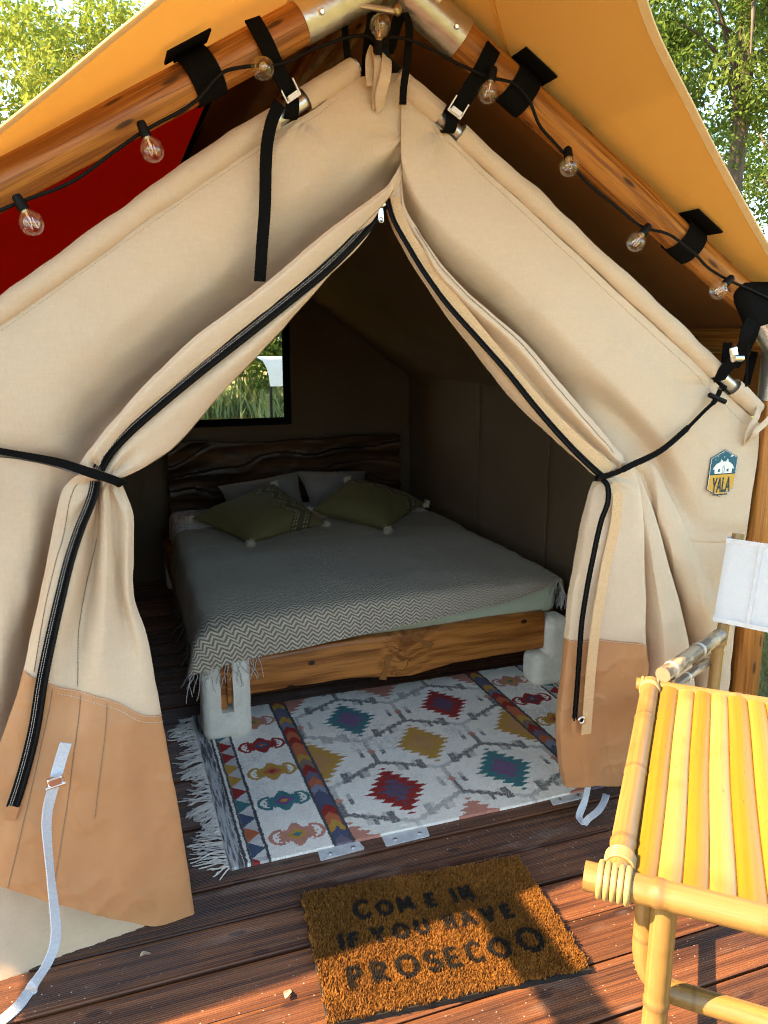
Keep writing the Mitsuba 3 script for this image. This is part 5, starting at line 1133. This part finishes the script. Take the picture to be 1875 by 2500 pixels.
while max(x, xb) < TW - .02:
    w0, w1 = rs.uniform(.036, .045), rs.uniform(.036, .045)
    n = 40; t = np.linspace(0, 1, n)
    a, b = FL + tu * .018 + tw * (x + w0 / 2), BLc - tu * .014 + tw * (xb + w1 / 2)
    Pm = a + (b - a) * t[:, None] + Zv * (.004 + .002 * np.sin(t * 5 + k))[:, None] + tw * (.0010 * np.sin(t * 7 + k * .4))[:, None]
    m, uv = tube(Pm, (w0 + (w1 - w0) * t) / 2 * 1.03, 20, squash=.50, up=Zv)
    uv = np.c_[uv[:, 0] + k * 1.7, uv[:, 1]]
    add('bamboo_table__slat', m, kinds[k % len(kinds)], uv=uv)
    x += w0 + .0002; xb += w1 + .0002; k += 1
def rings(c, d, r, n, gap, rr):
    d = unit(d); return [frame(trimesh.creation.torus(r, rr, 26, 8), A(c) + d * gap * i, *(lambda a: (a, np.cross(d, a), d))(unit(np.cross(d, [.2, .3, 1])))) for i in range(n)]
def lash(corner, s):
    for m in rings(corner - tw * .026 * s, tw * s, .0262, 5, .0108, .0055) + rings(corner + tu * .030 + Zv * .008, tu, .0235, 6, .005, .0030):
        add('bamboo_table__lashing', m, 'lashing', smooth=True)
lash(FL, 1)
for m in rings(BLc - tw * .02, tw, .0185, 5, .009, .0045) + rings(BLc - tu * .045 + Zv * .006, tu, .0232, 4, .0045, .0026): add('bamboo_table__lashing', m, 'lashing', smooth=True)
for cx, cy in ((.075, .02), (.075, TL - .03), (TW - .075, .02), (TW - .075, TL - .03)):
    p = FL + tw * cx + tu * cy
    bam('bamboo_table__leg', p * A([1, 1, 0]) + A([0, 0, .001]), p - Zv * .012, .0205, .26, phase=.02, seed=5)
# bent inner hoops beside the front and back legs
def hoop(y0):
    c = [FL + tw * .048 + tu * y0 - Zv * .02]
    b = c[0] * A([1, 1, 0])
    pts = [c[0], b + Zv * .62, b + Zv * .575, b + Zv * .535 + tw * .006, b + Zv * .507 + tw * .024, b + Zv * .495 + tw * .054, b + Zv * .493 + tw * .12, b + Zv * .49 + tw * (TW - .12)]
    P = resample(pts, 120); m, uv = tube(P, .0200, 20)
    s = uv[:, 0]; add('bamboo_table__hoop', m, 'bamboo', uv=np.c_[s / .155 + .2, uv[:, 1]])
hoop(.075); hoop(TL - .09)
for cx in (.075, TW - .075):
    a = FL + tw * cx; b = BLc + tw * cx
    bam('bamboo_table__stretcher', a * A([1, 1, 0]) + Zv * .13 + tu * .02, b * A([1, 1, 0]) + Zv * .13 - tu * .03, .016, .3, seed=7)

# ------------------------------------------------------------------ bamboo armchair with white canvas
ch = thing('armchair', 'bamboo armchair with white canvas back and seat behind the table', 'chair')
aT, aB = A([[1.467,1.706,0.655]][0]), A([[1.853,1.900,0.655]][0])
af = unit(aT - aB); as_ = A([-af[1], af[0], 0]); as_ = as_ if as_[1] < 0 else -as_
bam('armchair__arm', aB, aT, .0225, .20, 'bamboo_dark', phase=.12, seed=1)
bam('armchair__arm', aB + as_ * .56, aT + as_ * .56, .0225, .22, 'bamboo_dark', seed=2)
lo0, lo1 = A([[1.926,1.967,0.560]][0]), A([[1.571,1.785,0.560]][0])
bam('armchair__arm_rail', lo0, lo1, .0145, .17, 'bamboo_dark', seed=3)
bam('armchair__arm_rail', lo0 + as_ * .56, lo1 + as_ * .56, .0145, .17, 'bamboo_dark', seed=4)
for s in (0, .56):
    base = aB * A([1, 1, 0]) + as_ * s
    bam('armchair__back_leg', base + Zv * .001 + af * .03, base + Zv * .66 + af * .01, .0195, .24, phase=.4, seed=5)
    bam('armchair__back_post', base + Zv * .62 - af * .012, base + Zv * .985 - af * .075, .0185, .3, phase=.3, seed=6)
    bam('armchair__front_leg', aT * A([1, 1, 0]) + as_ * s + Zv * .001 - af * .04, aT + as_ * s - af * .04 - Zv * .02, .0195, .24, seed=7)
    bam('armchair__seat_rail', base + Zv * .40, base + Zv * .42 + af * .40, .017, .25, seed=8)
def back_canvas():
    rows = []
    for z in np.linspace(.705, .972, 14):
        lean = -(z - .66) * .20
        base = aB * A([1, 1, 0]) + Zv * z + af * lean
        r = []
        for t in np.linspace(0, 1, 24):
            bow = -.02 * math.sin(math.pi * t)
            r.append(base + as_ * (-.022 + t * .604) + af * (.022 + bow))
        # wrap round the post
        r = [base + as_ * -.004 - af * .022, base + as_ * -.022 - af * .008, base + as_ * -.026 + af * .010] + r + [base + as_ * .586 + af * .01, base + as_ * .575 - af * .02]
        rows.append(r)
    return A(rows)
bc = back_canvas()
k = add('armchair__back_canvas', gmesh(bc), 'white_canvas', smooth=True)
add(k + '__hem', ribbon(bc[0] + af * .003 + Zv * .006, .016, af, .003), 'white_canvas'); add(k + '__hem', ribbon(bc[-1] + af * .003 - Zv * .006, .016, af, .003), 'white_canvas')
add(k + '__sleeve_seam', ribbon(bc[:, 7] + af * .003, .012, af, .003), 'white_canvas')
sq = []
for t in np.linspace(0, 1, 16):
    row = []
    for s in np.linspace(0, 1, 18):
        row.append(aB * A([1, 1, 0]) + as_ * (.0 + .56 * s) + af * (.01 + .40 * t) + Zv * (.435 + .01 * t - .03 * math.sin(math.pi * s) * math.sin(math.pi * min(1, t + .2))))
    sq.append(row)
add('armchair__seat_canvas', gmesh(A(sq)), 'white_canvas', smooth=True)

# ------------------------------------------------------------------ small litter on the deck
def dry(p, L, a, seed):
    rg = np.random.default_rng(seed); t = np.linspace(0, 1, 9); w = np.sin(np.pi * t) ** .7 * L * .28
    rows = []
    for s, ww in zip(t, w):
        rows.append([[(s - .5) * L, ww * v, .003 + .25 * ww * v * v + .004 * math.sin(s * 5)] for v in (-1, -.5, 0, .5, 1)])
    m = gmesh(A(rows)); c, s = math.cos(a), math.sin(a)
    return frame(m, A(p), A([c, s, 0]), A([-s, c, 0]), A([0, 0, 1]))
add('dry_leaf', dry([[-0.003,1.883,0.001]][0], .030, .3, 1), 'dry_leaf_mat', smooth=True, label='dark curled leaf on the deck below the grey strap end', category='leaf')
add('dry_leaf', dry([[0.326,1.630,0.001]][0], .034, 1.0, 2), 'dry_leaf_mat', smooth=True, label='pale curled leaf in the sun left of the doormat', category='leaf')
add('dry_leaf', dry([[0.455,1.607,0.001]][0], .036, .1, 3), 'dry_leaf_mat', smooth=True, label='flat pale leaf touching the left edge of the doormat', category='leaf')

# ------------------------------------------------------------------ trees, plants and grass around
def leaves(centers, radii, n, size, seed, aspect=.42, lean=None):
    """leaf-sized quads bent along the middle, in clumps"""
    rg = np.random.default_rng(seed); K = len(centers); which = rg.integers(0, K, n)
    d = rg.normal(0, 1, (n, 3)); d /= np.linalg.norm(d, axis=1, keepdims=True)
    rad = rg.uniform(.25, 1, n) ** .5
    p = A(centers)[which] + d * (A(radii)[which] * rad)[:, None]
    t = rg.normal(0, 1, (n, 3)) + A([0, 0, -.4]); t /= np.linalg.norm(t, axis=1, keepdims=True)
    s = np.cross(t, rg.normal(0, 1, (n, 3))); s /= np.linalg.norm(s, axis=1, keepdims=True)
    L = size * rg.uniform(.6, 1.3, n)[:, None]; w = L * aspect
    nn = np.cross(t, s)
    V = np.stack([p - t * L / 2, p + s * w / 2 + nn * w * .2, p + t * L / 2, p - s * w / 2 + nn * w * .2], 1).reshape(-1, 3)
    i = np.arange(n)[:, None] * 4
    return trimesh.Trimesh(V, np.vstack([i + A([[0, 1, 2]]).astype(int), i + A([[0, 2, 3]]).astype(int)]), process=False)
def tree(key, base, top, r0, crown, n, size, seed, mat, label, limbs=7, clump=.55, trunk_sway=.15):
    rg = np.random.default_rng(seed); base, top = A(base), A(top)
    t = thing(key, label, 'tree')
    P = base + (top - base) * np.linspace(0, 1, 14)[:, None] + trunk_sway * np.c_[np.sin(np.linspace(0, 3, 14) + seed), np.cos(np.linspace(0, 4, 14) + seed), np.zeros(14)]
    tr = [tmesh(P, np.linspace(r0, r0 * .35, 14), 10)]
    cen, rad = [], []
    c, R = A(crown[0]), A(crown[1])
    for i in range(limbs):
        s = P[rg.integers(5, 13)]; e = c + rg.normal(0, .5, 3) * R
        tr.append(tmesh(resample([s, (s + e) / 2 + A([0, 0, .3]), e], 10), np.linspace(r0 * .35, r0 * .06, 10), 6))
    for i in range(95):
        d = unit(rg.normal(0, 1, 3)); q = c + d * R * rg.uniform(.25, 1.0) ** .5
        cen.append(q); rad.append(clump * rg.uniform(.5, 1.15))
    add(t + '__trunk', cat(tr), 'bark', smooth=True)
    add(t + '__crown', leaves(cen, rad, n, size, seed), mat, smooth=False)
tree('tree', [[-0.605,7.700,1.505]][0], [[-0.173,7.700,3.936]][0], .14, ([[-0.106,7.700,3.423]][0], (1.75, 1.0, .95)), 30000, .065, 61, 'leaf_light', 'bright yellow green tree in the sun at top left behind the flysheet', clump=.40)
tree('tree', [[7.760,8.200,1.461]][0], [[7.189,8.200,5.768]][0], .15, ([[7.669,8.200,5.345]][0], (1.8, 1.2, 1.5)), 24000, .085, 62, 'leaf_dark', 'leafy tree with a dark trunk beside the right edge of the flysheet', clump=.45)
tree('tree', [[13.726,13.000,1.373]][0], [[12.667,13.000,7.121]][0], .2, ([[12.153,13.000,5.849]][0], (3.2, 2.0, 2.0)), 17000, .11, 63, 'leaf_dark', 'farther shaded tree low behind the trunk at right', clump=.7)
tree('tree', [[3.161,22.000,1.555]][0], [[3.583,22.000,5.616]][0], .35, ([[3.753,22.000,3.752]][0], (6, 3, 3.0)), 26000, .2, 64, 'leaf_dark', 'dark tree seen at the top of the rear window', clump=1.3)
tree('tree', [[7.021,20.000,1.556]][0], [[7.278,20.000,5.499]][0], .3, ([[6.262,20.000,3.193]][0], (5, 3, 3.0)), 20000, .2, 65, 'leaf_dark', 'shaded tree behind the white canopy beyond the rear window', clump=1.3)
tree('tree', [[-2.926,18.000,1.567]][0], [[-2.356,18.000,5.394]][0], .3, ([[-2.335,18.000,2.474]][0], (5, 3, 2.6)), 26000, .16, 66, 'leaf_light', 'tall yellow green tree far behind at the left edge', clump=1.2)
# leafy plants outside the rear window
def reed(base, n, h, seed):
    rg = np.random.default_rng(seed); V, F = [], []
    for i in range(n):
        b = A(base) + np.r_[rg.normal(0, .28, 2), 0]; dr_ = unit(np.r_[rg.normal(0, 1, 2), 0]); hh = h * rg.uniform(.5, 1.1)
        zs = np.linspace(0, 1, 6); pts = b + np.outer(zs * hh, [0, 0, 1]) + np.outer(zs ** 2 * hh * rg.uniform(.2, .8), dr_)
        s = np.cross(dr_, [0, 0, 1]); w = rg.uniform(.014, .034) * np.sin(np.pi * np.clip(zs * .9 + .1, 0, 1)) + .002
        k = len(V)
        for p, ww in zip(pts, w): V += [p - s * ww, p + s * ww]
        for j in range(5): F += [[k + 2 * j, k + 2 * j + 1, k + 2 * j + 3], [k + 2 * j, k + 2 * j + 3, k + 2 * j + 2]]
    return trimesh.Trimesh(A(V), F, process=False)
for i, (q, h, lb) in enumerate((([[2.663,19.910,-0.320]][0], .75, 'grassy plant at the left of the rear window view'), ([[3.767,20.167,-0.320]][0], 1.15, 'pale leafy reed clump in the middle of the rear window view'), ([[4.075,18.792,-0.320]][0], .8, 'green reed clump at the right of the rear window view'))):
    t = thing('reed_plant', lb, 'plant')
    add(t + '__leaves', reed(q, 420, h, 70 + i), 'leaf_reed', smooth=False)
# white canopy of a neighbouring sunshade behind the plants
q0 = A([[3.054,15.500,0.715]][0])
arc_ = [(0.0, 0.62), (.18, .60), (.30, .52), (.37, .38), (.41, .2), (.43, 0.0)]
row0 = A([[q0[0] - .35 + a, q0[1], q0[2] + b * .95] for a, b in arc_]); rows_w = []
cn = []
for dx in np.linspace(0, 1.5, 8): cn.append(row0 + A([dx, .2 * dx, 0]))
t = thing('sunshade', 'white curved canvas sunshade glowing beyond the rear window', 'sunshade')
add(t + '__canopy', gmesh(A(cn)), 'white_canvas', smooth=True)
add(t + '__pole', tmesh([row0[-1] + A([.02, .05, 0]), row0[-1] * A([1, 1, 0]) + A([.02, .05, -.32])], .03, 10), 'black_plastic')
add(t + '__pole', tmesh([row0[-1] + A([1.4, .3, 0]), row0[-1] * A([1, 1, 0]) + A([1.4, .3, -.32])], .03, 10), 'black_plastic')
add('tree_stump', tmesh([[[3.075,22.153,-0.320]][0], A([[3.075,22.153,-0.320]][0]) + A([0, 0, .36])], .2, 14), 'bark', label='short brown stump at the lower left of the rear window view', category='stump')
# grass: one mass of blades behind the post and outside the window
def turf(x0, x1, y0, y1, n, h, seed):
    rg = np.random.default_rng(seed); b = np.c_[rg.uniform(x0, x1, n), rg.uniform(y0, y1, n), np.full(n, -.32)]
    d = rg.normal(0, .35, (n, 2)); hh = h * rg.uniform(.4, 1.2, n); an = rg.uniform(0, np.pi, n); w = .004 + .003 * rg.random(n)
    dx = np.c_[np.cos(an), np.sin(an), np.zeros(n)] * w[:, None]; top = b + np.c_[d * hh[:, None], hh]
    V = np.stack([b - dx, b + dx, top], 1).reshape(-1, 3)
    return trimesh.Trimesh(V, np.arange(3 * n).reshape(-1, 3), process=False)
add('grass', cat([turf(2.15, 6, 2.2, 9, 42000, .12, 81), turf(-3, 5, 7, 24, 60000, .16, 82)]), 'grass_blade', smooth=False, label='dry yellow green grass around the deck', category='grass', kind='stuff')
